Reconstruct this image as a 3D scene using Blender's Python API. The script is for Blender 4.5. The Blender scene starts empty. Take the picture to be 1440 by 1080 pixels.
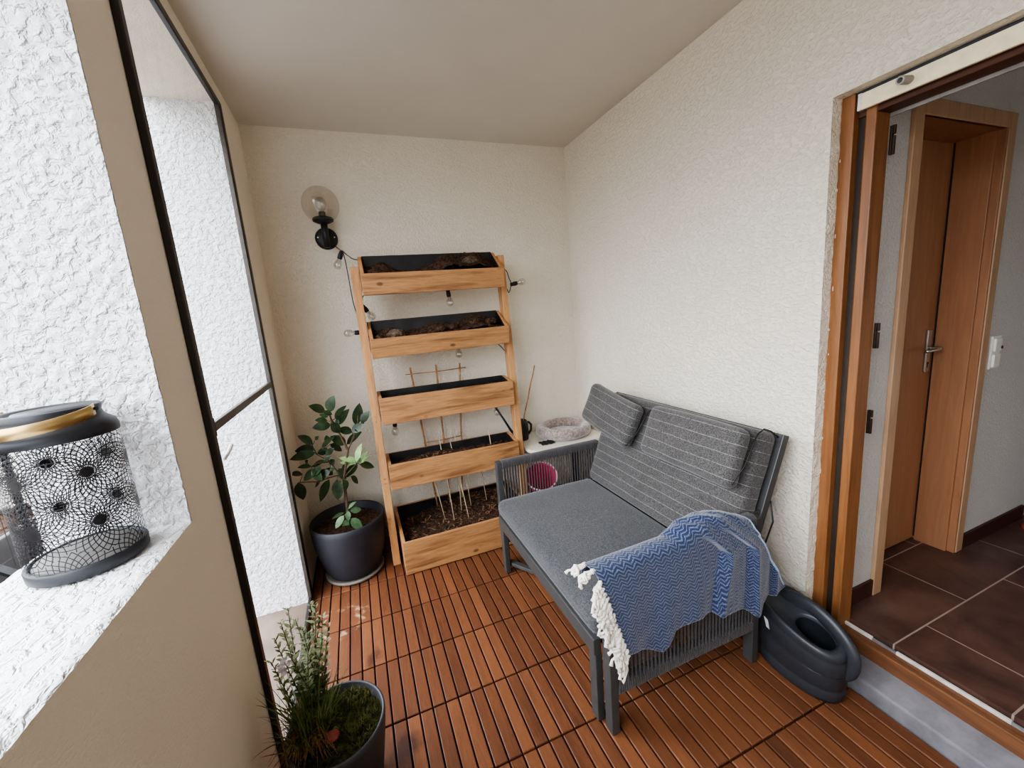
import bpy, bmesh, math, random
from mathutils import Vector, Matrix, noise as mnoise
C = bpy.context.scene.collection
PI = math.pi
random.seed(11)

# ------------------------------------------------------------------ materials
class NT:
    def __init__(s, name):
        s.m = bpy.data.materials.new(name); s.m.use_nodes = True
        s.t = s.m.node_tree; s.t.nodes.clear()
        s.out = s.n('ShaderNodeOutputMaterial')
    def n(s, kind, **kw):
        nd = s.t.nodes.new(kind)
        for k, v in kw.items():
            if k.startswith('i_'): nd.inputs[k[2:].replace('_', ' ')].default_value = v
            else: setattr(nd, k, v)
        return nd
    def l(s, a, b): s.t.links.new(a, b)
    def math(s, op, a, b=None, c=None):
        nd = s.n('ShaderNodeMath', operation=op)
        for i, v in enumerate((a, b, c)):
            if v is None: continue
            if isinstance(v, (int, float)): nd.inputs[i].default_value = v
            else: s.l(v, nd.inputs[i])
        return nd.outputs[0]
    def mix(s, f, a, b, blend='MIX'):
        nd = s.n('ShaderNodeMix', data_type='RGBA', blend_type=blend)
        for i, v in ((0, f), (6, a), (7, b)):
            if isinstance(v, (int, float)): nd.inputs[i].default_value = v
            elif isinstance(v, tuple): nd.inputs[i].default_value = v if len(v) == 4 else (*v, 1)
            else: s.l(v, nd.inputs[i])
        return nd.outputs[2]
    def coord(s, which='Object', scale=(1, 1, 1), rot=(0, 0, 0), src=None):
        mp = s.n('ShaderNodeMapping'); mp.inputs['Scale'].default_value = scale; mp.inputs['Rotation'].default_value = rot
        if src is None: src = s.n('ShaderNodeTexCoord').outputs[which]
        s.l(src, mp.inputs['Vector']); return mp.outputs[0]
    def noise(s, vec, scale=5, detail=4, rough=.55, dist=0):
        nd = s.n('ShaderNodeTexNoise'); nd.inputs['Scale'].default_value = scale; nd.inputs['Detail'].default_value = detail
        nd.inputs['Roughness'].default_value = rough; nd.inputs['Distortion'].default_value = dist
        s.l(vec, nd.inputs['Vector']); return nd.outputs['Fac']
    def ramp(s, fac, lo, hi):
        nd = s.n('ShaderNodeMapRange', clamp=True); nd.inputs[1].default_value = lo; nd.inputs[2].default_value = hi
        s.l(fac, nd.inputs[0]); return nd.outputs[0]
    def bump(s, h, strength=.3, dist=.01, prev=None):
        nd = s.n('ShaderNodeBump'); nd.inputs['Strength'].default_value = strength; nd.inputs['Distance'].default_value = dist
        s.l(h, nd.inputs['Height'])
        if prev is not None: s.l(prev, nd.inputs['Normal'])
        return nd.outputs[0]
    def bsdf(s, col, rough=.6, metal=0, normal=None, spec=.5, sheen=0, trans=0, coat=0):
        b = s.n('ShaderNodeBsdfPrincipled')
        if isinstance(col, tuple): b.inputs['Base Color'].default_value = (*col[:3], 1)
        else: s.l(col, b.inputs['Base Color'])
        if isinstance(rough, (int, float)): b.inputs['Roughness'].default_value = rough
        else: s.l(rough, b.inputs['Roughness'])
        b.inputs['Metallic'].default_value = metal
        b.inputs['Specular IOR Level'].default_value = spec
        b.inputs['Sheen Weight'].default_value = sheen
        b.inputs['Transmission Weight'].default_value = trans
        b.inputs['Coat Weight'].default_value = coat
        if normal is not None: s.l(normal, b.inputs['Normal'])
        return b
    def done(s, sh):
        s.l(sh.outputs[0], s.out.inputs['Surface']); return s.m

def rgb(r, g, b):
    f = lambda c: ((c / 255 + .055) / 1.055) ** 2.4 if c > 10 else c / 255 / 12.92
    return (f(r), f(g), f(b))

def plain(name, col, rough=.5, metal=0, var=.12, scale=30, bump=0, spec=.5, bscale=None):
    t = NT(name); v = t.coord()
    n = t.noise(v, scale)
    c2 = tuple(x * (1 - var * 2) for x in col); c1 = tuple(min(1, x * (1 + var)) for x in col)
    col_ = t.mix(t.ramp(n, .3, .7), c2, c1)
    nb = t.bump(t.noise(v, bscale or scale * 8, 3), bump, .003) if bump else None
    return t.done(t.bsdf(col_, rough, metal, nb, spec))

def wood(name, col, dark, axis=0, scale=6, rough=.55, knots=True, stain=.35):
    t = NT(name); base = t.n('ShaderNodeTexCoord').outputs['Object']
    oi = t.n('ShaderNodeObjectInfo')
    ad = t.n('ShaderNodeVectorMath', operation='ADD'); t.l(base, ad.inputs[0])
    cmb = t.n('ShaderNodeCombineXYZ')
    for i in range(3): t.l(t.math('MULTIPLY', oi.outputs['Random'], 3.7 + i), cmb.inputs[i])
    t.l(cmb.outputs[0], ad.inputs[1]); src = ad.outputs[0]
    sc = [14, 14, 14]; sc[axis] = 1.1
    v = t.coord(src=src, scale=tuple(sc))
    g = t.noise(v, scale, 6, .6, 1.2)
    g2 = t.noise(t.coord(src=src, scale=tuple(x * .35 for x in sc)), scale, 3, .5, .6)
    c = t.mix(t.ramp(g, .38, .72), col, tuple(.5 * a + .5 * b for a, b in zip(col, dark)))
    c = t.mix(t.math('MULTIPLY', t.ramp(g2, .5, .75), stain), c, dark)
    if knots:
        sk = [9, 9, 9]; sk[axis] = 5
        vo = t.n('ShaderNodeTexVoronoi'); vo.inputs['Scale'].default_value = 1.0
        t.l(t.coord(src=src, scale=tuple(sk)), vo.inputs['Vector'])
        k = t.ramp(vo.outputs['Distance'], .12, .06)
        c = t.mix(t.math('MULTIPLY', k, .75), c, tuple(x * .4 for x in dark))
    nb = t.bump(g, .12, .004)
    return t.done(t.bsdf(c, rough, 0, nb, .4))

def plaster(name, col, strength=.6, sc=1.0, var=.05, dist=.006, shade=.16):
    t = NT(name); v = t.coord()
    n1 = t.noise(v, 260 * sc, 3, .6, .3)
    n2 = t.noise(t.coord(scale=(1, .6, 1), rot=(.3, .5, .4)), 105 * sc, 3, .55, .5)
    sc_ = t.ramp(n2, .36, .56)
    h = t.math('ADD', t.math('MULTIPLY', n1, .35), sc_)
    big = t.noise(v, 2.2, 2)
    c = t.mix(t.ramp(big, .3, .7), tuple(x * (1 - var) for x in col), col)
    c = t.mix(t.math('MULTIPLY', t.ramp(n2, .40, .30), shade), c, tuple(x * .7 for x in col))
    return t.done(t.bsdf(c, .92, 0, t.bump(h, strength, dist), .15))

CREAM = (.87, .81, .69)
M = {}
M['cream'] = plaster('cream plaster', CREAM, .75, .8, dist=.005)
M['cream_soft'] = plaster('smooth cream plaster', (.86, .785, .67), .45, 1.6, dist=.0015, shade=.05)
M['white'] = plaster('coarse white plaster', (.84, .845, .85), .9, .55, dist=.006, shade=.22)
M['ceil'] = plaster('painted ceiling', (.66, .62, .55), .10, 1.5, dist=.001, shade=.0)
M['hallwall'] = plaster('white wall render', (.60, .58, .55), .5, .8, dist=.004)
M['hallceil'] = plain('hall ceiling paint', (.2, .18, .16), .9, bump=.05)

def deck_mat():
    t = NT('oiled hardwood slats')
    at = t.n('ShaderNodeAttribute', attribute_name='tint')
    base = t.n('ShaderNodeTexCoord').outputs['Object']
    sep = t.n('ShaderNodeSeparateColor'); t.l(at.outputs['Color'], sep.inputs[0])
    cmb = t.n('ShaderNodeCombineXYZ')
    for i in range(3): t.l(t.math('MULTIPLY', sep.outputs[i], 40), cmb.inputs[i])
    ad = t.n('ShaderNodeVectorMath', operation='ADD'); t.l(base, ad.inputs[0]); t.l(cmb.outputs[0], ad.inputs[1])
    src = ad.outputs[0]
    g = t.noise(t.coord(src=src, scale=(60, 5, 60)), 2.0, 6, .65, 1.5)
    g2 = t.noise(t.coord(src=src, scale=(14, 3, 14)), 1.2, 3, .5, .5)
    c = t.mix(t.ramp(g, .3, .75), rgb(124, 79, 53), rgb(78, 47, 32))
    c = t.mix(t.math('MULTIPLY', t.ramp(g2, .45, .75), .6), c, rgb(64, 40, 29))
    c = t.mix(t.math('MULTIPLY', sep.outputs[0], .50), c, rgb(148, 96, 64))
    c = t.mix(t.math('MULTIPLY', sep.outputs[1], .48), c, rgb(72, 43, 30))
    # a few dried watermarks and dark blotches on the boards
    def blot(x, y, r0, r1):
        d = t.n('ShaderNodeVectorMath', operation='DISTANCE'); t.l(base, d.inputs[0]); d.inputs[1].default_value = (x, y, 0)
        return t.math('ADD', d.outputs['Value'], t.math('MULTIPLY', t.math('SUBTRACT', t.noise(base, 14, 4), .5), .12)), r0, r1
    for (x, y, r, col, amt) in ((-.12, 1.74, .05, rgb(60, 38, 30), .75), (-.02, 1.28, .07, rgb(56, 36, 32), .75)):
        d, _, _ = blot(x, y, 0, 0)
        c = t.mix(t.math('MULTIPLY', t.ramp(d, r, r * .35), amt), c, col)
    d, _, _ = blot(-.26, 2.05, 0, 0)
    ring = t.math('MULTIPLY', t.ramp(d, .13, .11), t.ramp(d, .075, .10))
    c = t.mix(t.math('MULTIPLY', t.math('MULTIPLY', ring, t.ramp(t.noise(base, 26, 3), .5, .62)), .7), c, rgb(205, 170, 140))
    return t.done(t.bsdf(c, t.ramp(g, -.5, 1.8), 0, t.bump(g, .15, .003), .3))
M['deck'] = deck_mat()
M['deck_under'] = plain('black plastic grid', (.012, .009, .008), .8)

def tile_mat():
    t = NT('dark brown stone tiles'); v = t.coord()
    sx = t.n('ShaderNodeSeparateXYZ'); t.l(t.n('ShaderNodeTexCoord').outputs['Object'], sx.inputs[0])
    # rows run along X: joint lines every 0.30 m in Y, staggered joints every 0.60 m in X
    ry = t.math('DIVIDE', t.math('ADD', sx.outputs[1], -.748 + 3.0), .30)
    row = t.math('FLOOR', ry); fy = t.math('FRACT', ry)
    off = t.math('MULTIPLY', t.math('MODULO', row, 2), .30)
    rx = t.math('DIVIDE', t.math('ADD', t.math('ADD', sx.outputs[0], off), -2.245 + 6.0), .60)
    fx = t.math('FRACT', rx)
    dy = t.math('MULTIPLY', t.math('MINIMUM', fy, t.math('SUBTRACT', 1.0, fy)), .30)
    dx = t.math('MULTIPLY', t.math('MINIMUM', fx, t.math('SUBTRACT', 1.0, fx)), .60)
    d = t.math('MINIMUM', dx, dy)
    grout = t.ramp(d, .0032, .0022)
    n = t.noise(v, 5, 5, .6, .4)
    c = t.mix(t.ramp(n, .35, .7), rgb(104, 76, 66), rgb(66, 47, 42))
    c = t.mix(t.ramp(t.noise(v, 2.1, 3), .5, .75), c, rgb(112, 94, 84))
    c = t.mix(grout, c, rgb(164, 144, 132))
    h = t.math('SUBTRACT', t.math('MULTIPLY', n, .4), grout)
    return t.done(t.bsdf(c, .38, 0, t.bump(h, .25, .003), .4))
M['tile'] = tile_mat()
M['skirt'] = plain('brown tile skirting', rgb(70, 38, 32), .45, var=.2, scale=8)
M['pine'] = wood('oiled pine boards', rgb(184, 136, 90), rgb(98, 62, 38), 0, 6, .55, True, .9)
M['pine_up'] = wood('oiled pine rails', rgb(196, 148, 100), rgb(130, 84, 50), 2, 5, .55, True, .4)
M['pine_end'] = wood('oiled pine ends', rgb(196, 144, 94), rgb(120, 76, 44), 1, 5, .6, False)
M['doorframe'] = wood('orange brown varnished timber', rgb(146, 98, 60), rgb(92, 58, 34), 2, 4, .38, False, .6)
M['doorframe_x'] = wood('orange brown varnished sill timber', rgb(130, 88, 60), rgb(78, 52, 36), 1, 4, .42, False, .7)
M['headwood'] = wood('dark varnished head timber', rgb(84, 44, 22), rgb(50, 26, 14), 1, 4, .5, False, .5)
M['beech'] = wood('beech veneer door', rgb(168, 122, 90), rgb(136, 94, 66), 2, 2.5, .42, False, .3)
M['beech_lt'] = wood('pale beech casing', rgb(190, 156, 124), rgb(158, 122, 92), 2, 2.5, .45, False, .25)
M['groove'] = plain('dark rebate', (.03, .018, .01), .7)
M['steel'] = plain('brushed steel', (.62, .6, .57), .28, 1, var=.03)
M['brownmetal'] = plain('bronze hinge metal', (.05, .035, .025), .4, .8)
M['concrete'] = plain('grey concrete', rgb(128, 127, 132), .85, var=.22, scale=9, bump=.35, bscale=90)
M['rubberwhite'] = plain('white sealing strip', (.75, .72, .66), .6)
M['creambar'] = plain('cream shutter slat', (.95, .85, .60), .45, var=.06, scale=40)
M['greyplastic'] = plain('grey plastic', (.36, .34, .31), .5)
M['slot'] = plain('painted shutter gap shade', (.03, .035, .045), .5)
M['black'] = plain('black metal', (.012, .012, .013), .45, spec=.4)
M['screenframe'] = plain('dark brown frame', (.022, .018, .016), .38, .2)
M['screenframe_g'] = plain('grey aluminium bar', (.085, .075, .066), .4, .4)
M['wirewhite'] = plain('white plastic', (.8, .8, .78), .4)
M['switch'] = plain('ivory switch plastic', (.82, .8, .74), .35, var=.02)

def net_mat():
    t = NT('fine insect mesh'); v = t.coord()
    tr = t.n('ShaderNodeBsdfTransparent')
    df = t.n('ShaderNodeBsdfDiffuse'); df.inputs['Color'].default_value = (.16, .17, .19, 1)
    w = t.ramp(t.noise(t.coord(scale=(1, 3, 1)), 7, 3), .45, .75)
    mx = t.n('ShaderNodeMixShader'); t.l(t.math('ADD', t.math('MULTIPLY', w, .07), .24), mx.inputs[0])
    t.l(tr.outputs[0], mx.inputs[1]); t.l(df.outputs[0], mx.inputs[2])
    return t.done(mx)
M['net'] = net_mat()

def glass_mat(name, tint, refl=.08, tr=1.0):
    t = NT(name)
    trn = t.n('ShaderNodeBsdfTransparent'); trn.inputs['Color'].default_value = (*tint, 1)
    gl = t.n('ShaderNodeBsdfGlossy'); gl.inputs['Roughness'].default_value = .03
    lw = t.n('ShaderNodeLayerWeight'); lw.inputs['Blend'].default_value = .25
    f = t.math('ADD', t.math('MULTIPLY', lw.outputs['Facing'], .35), refl)
    mx = t.n('ShaderNodeMixShader'); t.l(f, mx.inputs[0]); t.l(trn.outputs[0], mx.inputs[1]); t.l(gl.outputs[0], mx.inputs[2])
    return t.done(mx)
M['smoke'] = glass_mat('smoked glass', (.93, .915, .89), .05)
M['clear'] = glass_mat('clear bulb glass', (.88, .87, .85), .16)
M['frost'] = plain('bulb core', (.75, .72, .66), .3)

def fabric(name, c1, c2, sc=900, stripes=None, stripecol=(.6, .6, .58), axis=2, rough=.95, fuzz=.25):
    t = NT(name); v = t.coord()
    n = t.noise(v, sc * .22, 3, .75)
    n2 = t.noise(t.coord(scale=(1, .25, 1)), sc * .3, 2, .7)
    n3 = t.noise(v, 9, 3)
    c = t.mix(t.ramp(n, .40, .62), c1, c2)
    c = t.mix(t.math('MULTIPLY', t.ramp(n2, .56, .70), .5), c, tuple(min(1, x * 1.7) for x in c2))
    c = t.mix(t.math('MULTIPLY', t.ramp(n3, .5, .8), .25), c, tuple(x * .8 for x in c1))
    if stripes:
        sx = t.n('ShaderNodeSeparateXYZ'); t.l(t.n('ShaderNodeTexCoord').outputs['Object'], sx.inputs[0])
        w = t.math('ADD', sx.outputs[axis], t.math('MULTIPLY', t.math('SUBTRACT', t.noise(v, 6, 2), .5), .008))
        f = t.math('FRACT', t.math('DIVIDE', t.math('ADD', w, 10.0), stripes))
        d = t.math('MULTIPLY', t.math('ABSOLUTE', t.math('SUBTRACT', f, .5)), stripes)
        m_ = t.math('MULTIPLY', t.ramp(d, .0016, .0007), t.ramp(t.noise(v, 160, 2), .35, .5))
        c = t.mix(t.math('MULTIPLY', m_, .8), c, stripecol)
    h = t.math('ADD', n, n2)
    return t.done(t.bsdf(c, rough, 0, t.bump(h, .35, .002), .2, fuzz))
M['seat'] = fabric('grey heathered seat fabric', rgb(50, 51, 53), rgb(88, 89, 91))
M['backfab'] = fabric('charcoal fabric with pale pinstripes', rgb(54, 53, 53), rgb(92, 90, 88), 900, .046, rgb(146, 143, 138))
M['frame'] = plain('anthracite powder coated metal', rgb(74, 75, 75), .45, .2, var=.06, bump=.05)
M['rope'] = fabric('grey braided rope', rgb(58, 56, 57), rgb(88, 85, 86), 1500)
M['panel'] = fabric('dark grey backing fabric', rgb(62, 60, 60), rgb(84, 81, 80), 900)

def blanket_mat():
    t = NT('blue herringbone weave')
    uv = t.n('ShaderNodeTexCoord').outputs['UV']
    sx = t.n('ShaderNodeSeparateXYZ'); t.l(uv, sx.inputs[0])
    wob = t.math('MULTIPLY', t.math('SUBTRACT', t.noise(t.coord('UV'), 30, 3), .5), .012)
    u = t.math('ADD', sx.outputs[0], wob); v = t.math('ADD', sx.outputs[1], wob)
    zz = t.math('ABSOLUTE', t.math('SUBTRACT', t.math('FRACT', t.math('DIVIDE', u, .036)), .5))     # 0..0.5
    ph = t.math('FRACT', t.math('DIVIDE', t.math('ADD', v, t.math('MULTIPLY', zz, .030)), .0135))
    tri = t.math('ABSOLUTE', t.math('SUBTRACT', ph, .5))
    grain = t.noise(t.coord('UV'), 420, 2, .7)
    m_ = t.math('MULTIPLY', t.ramp(tri, .24, .36), t.math('MULTIPLY', t.ramp(grain, .36, .56), t.math('ADD', .55, t.math('MULTIPLY', t.ramp(t.noise(t.coord('UV'), 55, 3, .7), .38, .62), .45))))
    c = t.mix(m_, t.mix(t.ramp(grain, .3, .7), rgb(23, 29, 48), rgb(49, 61, 93)), rgb(112, 125, 155))
    return t.done(t.bsdf(c, .95, 0, t.bump(tri, .5, .003), .15, .4))
M['blanket'] = blanket_mat()
M['tassel'] = fabric('off white cotton', rgb(226, 220, 206), rgb(246, 242, 232), 1200)
M['plush'] = fabric('taupe plush fur', rgb(122, 110, 104), rgb(168, 154, 146), 300, fuzz=.8)
M['plush_in'] = fabric('grey beige plush base', rgb(126, 116, 108), rgb(168, 156, 146), 260, fuzz=.8)
M['pot'] = plain('matte blue black pot', rgb(40, 41, 48), .55, var=.1, scale=9)
M['potgrey'] = plain('slate grey plastic pot', rgb(62, 64, 68), .5, var=.08, scale=9)
M['canplastic'] = plain('anthracite plastic', rgb(50, 53, 58), .42, var=.06)
M['canblack'] = plain('black plastic', (.012, .012, .014), .4)
M['canin'] = plain('dark plastic inside', (.008, .010, .013), .6)
M['tray'] = plain('stone coloured saucer', rgb(120, 112, 104), .7, bump=.1)
M['tablewhite'] = plain('off white table laminate', rgb(226, 222, 208), .35, var=.03)
M['pink'] = plain('pink plastic', (.60, .05, .16), .4, var=.08)
M['pinkrim'] = plain('pale pink rim', (.85, .62, .68), .4)
M['red'] = plain('red plastic', (.30, .06, .045), .6)
M['liner'] = plain('black pond liner', (.010, .010, .011), .5, var=.3, scale=14, bump=.3, bscale=30)
def soil_mat(name, a, b, c3):
    t = NT(name); v = t.coord()
    n = t.noise(v, 55, 6, .7); n2 = t.noise(v, 140, 3, .6)
    c = t.mix(t.ramp(n, .4, .65), a, b)
    c = t.mix(t.ramp(n2, .66, .74), c, c3)
    return t.done(t.bsdf(c, .95, 0, t.bump(n, 1.0, .015), .15))
M['soil'] = soil_mat('dark potting soil', rgb(42, 30, 23), rgb(98, 74, 58), rgb(166, 146, 126))
M['moss'] = soil_mat('mossy soil', rgb(34, 34, 18), rgb(84, 88, 46), rgb(132, 130, 76))
M['chip'] = plain('bark chips', rgb(126, 92, 66), .9, var=.4, scale=60)
M['clump'] = soil_mat('dried root clump', rgb(70, 58, 48), rgb(128, 108, 90), rgb(178, 160, 138))
M['bamboo'] = plain('bamboo cane', rgb(176, 130, 84), .55, var=.25, scale=40)
M['cane'] = plain('pale split cane', rgb(206, 188, 158), .6, var=.12, scale=40)
M['bark'] = plain('brown bark', rgb(96, 78, 58), .85, var=.3, scale=70, bump=.5)
def leafmat(name, a, b, rough=.38, trans=.15):
    t = NT(name); v = t.coord()
    c = t.mix(t.ramp(t.noise(v, 22, 3), .35, .65), a, b)
    p = t.bsdf(c, rough, 0, None, .5)
    tl = t.n('ShaderNodeBsdfTranslucent'); t.l(c, tl.inputs['Color'])
    mx = t.n('ShaderNodeMixShader'); mx.inputs[0].default_value = trans
    t.l(p.outputs[0], mx.inputs[1]); t.l(tl.outputs[0], mx.inputs[2])
    return t.done(mx)
M['leaf'] = leafmat('dark green leaf', rgb(30, 46, 28), rgb(56, 78, 46))
M['leafnew'] = leafmat('fresh green leaf', rgb(120, 160, 100), rgb(170, 200, 140))
M['leafpale'] = leafmat('pale grey green leaf', rgb(150, 168, 124), rgb(206, 216, 182), .6)
M['grass'] = leafmat('grass blade', rgb(66, 84, 40), rgb(124, 138, 76), .5)
M['dry'] = plain('dry roots', rgb(140, 108, 72), .9, var=.3, scale=50)
M['lantern'] = plain('matt black lantern metal', rgb(36, 37, 41), .5, .3, var=.05)
M['lattice'] = plain('black pierced metal', (.022, .021, .022), .36, .6)
M['gold'] = plain('brass coloured handle', (.52, .36, .15), .35, .9, var=.08)
M['wax'] = plain('ivory candle wax', (.85, .78, .60), .5, var=.04)
M['cable'] = plain('black cable', (.008, .008, .009), .5)
M['darkbox'] = plain('dark brown flower box', (.02, .014, .012), .6, var=.3, scale=20)
M['netcord'] = plain('black net cord', (.01, .01, .011), .7)

# ------------------------------------------------------------------ mesh builder
class MB:
    def __init__(s): s.v = []; s.f = []; s.mi = []; s.sm = []; s.cur = 0; s.smooth = False; s.tint = None; s.tints = []
    def add(s, vs, fs):
        o = len(s.v); s.v += [tuple(p) for p in vs]
        for f in fs:
            s.f.append(tuple(i + o for i in f)); s.mi.append(s.cur); s.sm.append(s.smooth); s.tints.append(s.tint)
        return s
    def box(s, x0, x1, y0, y1, z0, z1):
        return s.hexa([(x0, y0, z0), (x1, y0, z0), (x1, y1, z0), (x0, y1, z0), (x0, y0, z1), (x1, y0, z1), (x1, y1, z1), (x0, y1, z1)])
    def hexa(s, p):
        return s.add(p, [(0, 3, 2, 1), (4, 5, 6, 7), (0, 1, 5, 4), (1, 2, 6, 5), (2, 3, 7, 6), (3, 0, 4, 7)])
    def bar(s, a, b, w, h, up=(0, 0, 1)):
        a = Vector(a); b = Vector(b); d = (b - a).normalized(); r = d.cross(Vector(up))
        if r.length < 1e-4: r = d.cross(Vector((0, 1, 0)))
        r.normalize(); u = r.cross(d)
        P = []
        for c in (a, b):
            for i, j in ((-1, -1), (1, -1), (1, 1), (-1, 1)): P.append(c + r * i * w / 2 + u * j * h / 2)
        return s.add(P, [(3, 2, 1, 0), (4, 5, 6, 7), (0, 1, 5, 4), (1, 2, 6, 5), (2, 3, 7, 6), (3, 0, 4, 7)])
    def tube(s, pts, r, n=8, closed=False, flat=1.0, cap=True, upv=(0, 0, 1)):
        pts = [Vector(p) for p in pts]; m = len(pts); rs = r if isinstance(r, (list, tuple)) else [r] * m
        rings = []; prev = None
        for i, p in enumerate(pts):
            a = pts[(i - 1) % m] if (closed or i) else p; b = pts[(i + 1) % m] if (closed or i < m - 1) else p
            d = (b - a).normalized() if (b - a).length > 1e-9 else Vector((0, 0, 1))
            if prev is None:
                x = d.cross(Vector(upv))
                if x.length < 1e-3: x = d.cross(Vector((1, 0, 0)))
            else: x = prev - d * prev.dot(d)
            x.normalize(); prev = x; y = d.cross(x)
            rings.append([p + x * math.cos(2 * PI * k / n) * rs[i] + y * math.sin(2 * PI * k / n) * rs[i] * flat for k in range(n)])
        vs = [q for g in rings for q in g]; fs = []
        for i in range(m if closed else m - 1):
            for k in range(n):
                j = (i + 1) % m
                fs.append((i * n + k, i * n + (k + 1) % n, j * n + (k + 1) % n, j * n + k))
        if not closed and cap: fs += [tuple(range(n))[::-1], tuple((m - 1) * n + k for k in range(n))]
        return s.add(vs, fs)
    def lathe(s, prof, c=(0, 0, 0), n=40, sx=1, sy=1, axis=None, cap=(False, False)):
        c = Vector(c); vs = []
        Q = Vector((0, 0, 1)).rotation_difference(Vector(axis).normalized()) if axis else None
        for r, z in prof:
            for k in range(n):
                p = Vector((r * sx * math.cos(2 * PI * k / n), r * sy * math.sin(2 * PI * k / n), z))
                vs.append(c + (Q @ p if Q else p))
        fs = []
        for i in range(len(prof) - 1):
            for k in range(n): fs.append((i * n + k, i * n + (k + 1) % n, (i + 1) * n + (k + 1) % n, (i + 1) * n + k))
        if cap[0]: fs.append(tuple(range(n))[::-1])
        if cap[1]: fs.append(tuple((len(prof) - 1) * n + k for k in range(n)))
        return s.add(vs, fs)
    def grid(s, fn, nu, nv):
        vs = [fn(i / nu, j / nv) for j in range(nv + 1) for i in range(nu + 1)]
        fs = [(j * (nu + 1) + i, j * (nu + 1) + i + 1, (j + 1) * (nu + 1) + i + 1, (j + 1) * (nu + 1) + i) for j in range(nv) for i in range(nu)]
        return s.add(vs, fs)
    def leaf(s, a, b, w, nrm, fold=.25, curl=.12, n=5):
        a = Vector(a); b = Vector(b); d = b - a; L = d.length
        if L < 1e-5: return s
        dn = d / L; nrm = Vector(nrm); side = dn.cross(nrm)
        if side.length < 1e-3: side = dn.cross(Vector((1, .2, .3)))
        side.normalize(); up = side.cross(dn)
        vs = []; fs = []
        for i in range(n + 1):
            t = i / n; ww = w * .5 * (math.sin(PI * t ** .85) ** .8 if 0 < t < 1 else .02)
            p = a + d * t - up * curl * L * (t * t) + up * curl * L * .5 * t
            vs += [p + side * ww + up * ww * fold, p, p - side * ww + up * ww * fold]
        for i in range(n):
            o = i * 3
            fs += [(o, o + 1, o + 4, o + 3), (o + 1, o + 2, o + 5, o + 4)]
        return s.add(vs, fs)
    def build(s, name, mat, parent=None, origin=None, bevel=0, smooth=None, seg=2, solid=0, subsurf=0, recalc=True):
        o = Vector(WORLD[parent.name]) if parent is not None else Vector(origin or (0, 0, 0))
        me = bpy.data.meshes.new(name)
        me.from_pydata([tuple(Vector(p) - o) for p in s.v], [], s.f)
        mats = mat if isinstance(mat, (list, tuple)) else [mat]
        for m_ in mats: me.materials.append(m_)
        for i, p in enumerate(me.polygons):
            p.material_index = s.mi[i]; p.use_smooth = s.sm[i] if smooth is None else smooth
        if any(t is not None for t in s.tints):
            ca = me.color_attributes.new('tint', 'FLOAT_COLOR', 'CORNER')
            for i, p in enumerate(me.polygons):
                for li in p.loop_indices: ca.data[li].color = (*(s.tints[i] or (0, 0, 0)), 1)
        if recalc:
            bm = bmesh.new(); bm.from_mesh(me); bmesh.ops.recalc_face_normals(bm, faces=bm.faces); bm.to_mesh(me); bm.free()
        ob = bpy.data.objects.new(name, me); C.objects.link(ob)
        if parent is not None: ob.parent = parent
        else: ob.location = o
        WORLD[ob.name] = tuple(o)
        if bevel:
            md = ob.modifiers.new('edge', 'BEVEL'); md.width = bevel; md.segments = seg; md.limit_method = 'ANGLE'; md.angle_limit = math.radians(40)
        if solid:
            md = ob.modifiers.new('thick', 'SOLIDIFY'); md.thickness = solid; md.offset = 0
        if subsurf:
            md = ob.modifiers.new('sub', 'SUBSURF'); md.levels = subsurf; md.render_levels = subsurf
        return ob
WORLD = {}
def tag(o, label=None, cat=None, group=None, kind=None):
    if label: o['label'] = label
    if cat: o['category'] = cat
    if group: o['group'] = group
    if kind: o['kind'] = kind
    return o
def thing(name, label, cat, loc, group=None):
    o = bpy.data.objects.new(name, None); C.objects.link(o); o.location = loc; o.empty_display_size = .1
    WORLD[o.name] = tuple(loc); return tag(o, label, cat, group)
def struct(mb, name, mat, **k):
    o = mb.build(name, mat, **k); o['kind'] = 'structure'; return o
def B(*a): return MB().box(*a)
def nz(p, s=1.0, o=0.0): return mnoise.noise(Vector(p) * s + Vector((o, o * 1.3, o * .7)))

def rbox(sx, sy, sz, r, n=10, bulge=0.0, wr=0.0, seed=0.0, sag=None):
    """rounded, softly bulging cushion centred on 0 (list of verts, faces)"""
    bm = bmesh.new(); bmesh.ops.create_cube(bm, size=2)
    bmesh.ops.subdivide_edges(bm, edges=bm.edges[:], cuts=n, use_grid_fill=True)
    h = Vector((sx / 2, sy / 2, sz / 2))
    vs = []
    for v in bm.verts:
        c = v.co
        # concentrate rows near the edges
        q = Vector([math.copysign(1 - (1 - abs(a)) ** 1.35, a) for a in c])
        p = Vector((q.x * h.x, q.y * h.y, q.z * h.z))
        inn = Vector([max(-h[i] + r, min(h[i] - r, p[i])) for i in range(3)])
        d = p - inn
        if d.length > 1e-9: p = inn + d.normalized() * r
        k = min(range(3), key=lambda i: h[i])
        o = [i for i in range(3) if i != k]
        f = (1 - (p[o[0]] / h[o[0]]) ** 2) * (1 - (p[o[1]] / h[o[1]]) ** 2)
        p[k] += math.copysign(1, p[k]) * bulge * f * min(1, abs(p[k]) / (h[k] * .5 + 1e-6))
        if wr: p[k] += wr * nz((p.x, p.y, p.z), 7, seed) + wr * .5 * nz((p.x, p.y, p.z), 18, seed)
        if sag: p = sag(p)
        vs.append(p)
    fs = [tuple(v.index for v in f.verts) for f in bm.faces]
    bm.verts.index_update(); bm.free()
    return vs, fs
SKY, HALL, VT, LOOK, EXPO = 10.0, 5, 'AgX', 'AgX - Medium High Contrast', 0.55

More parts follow.
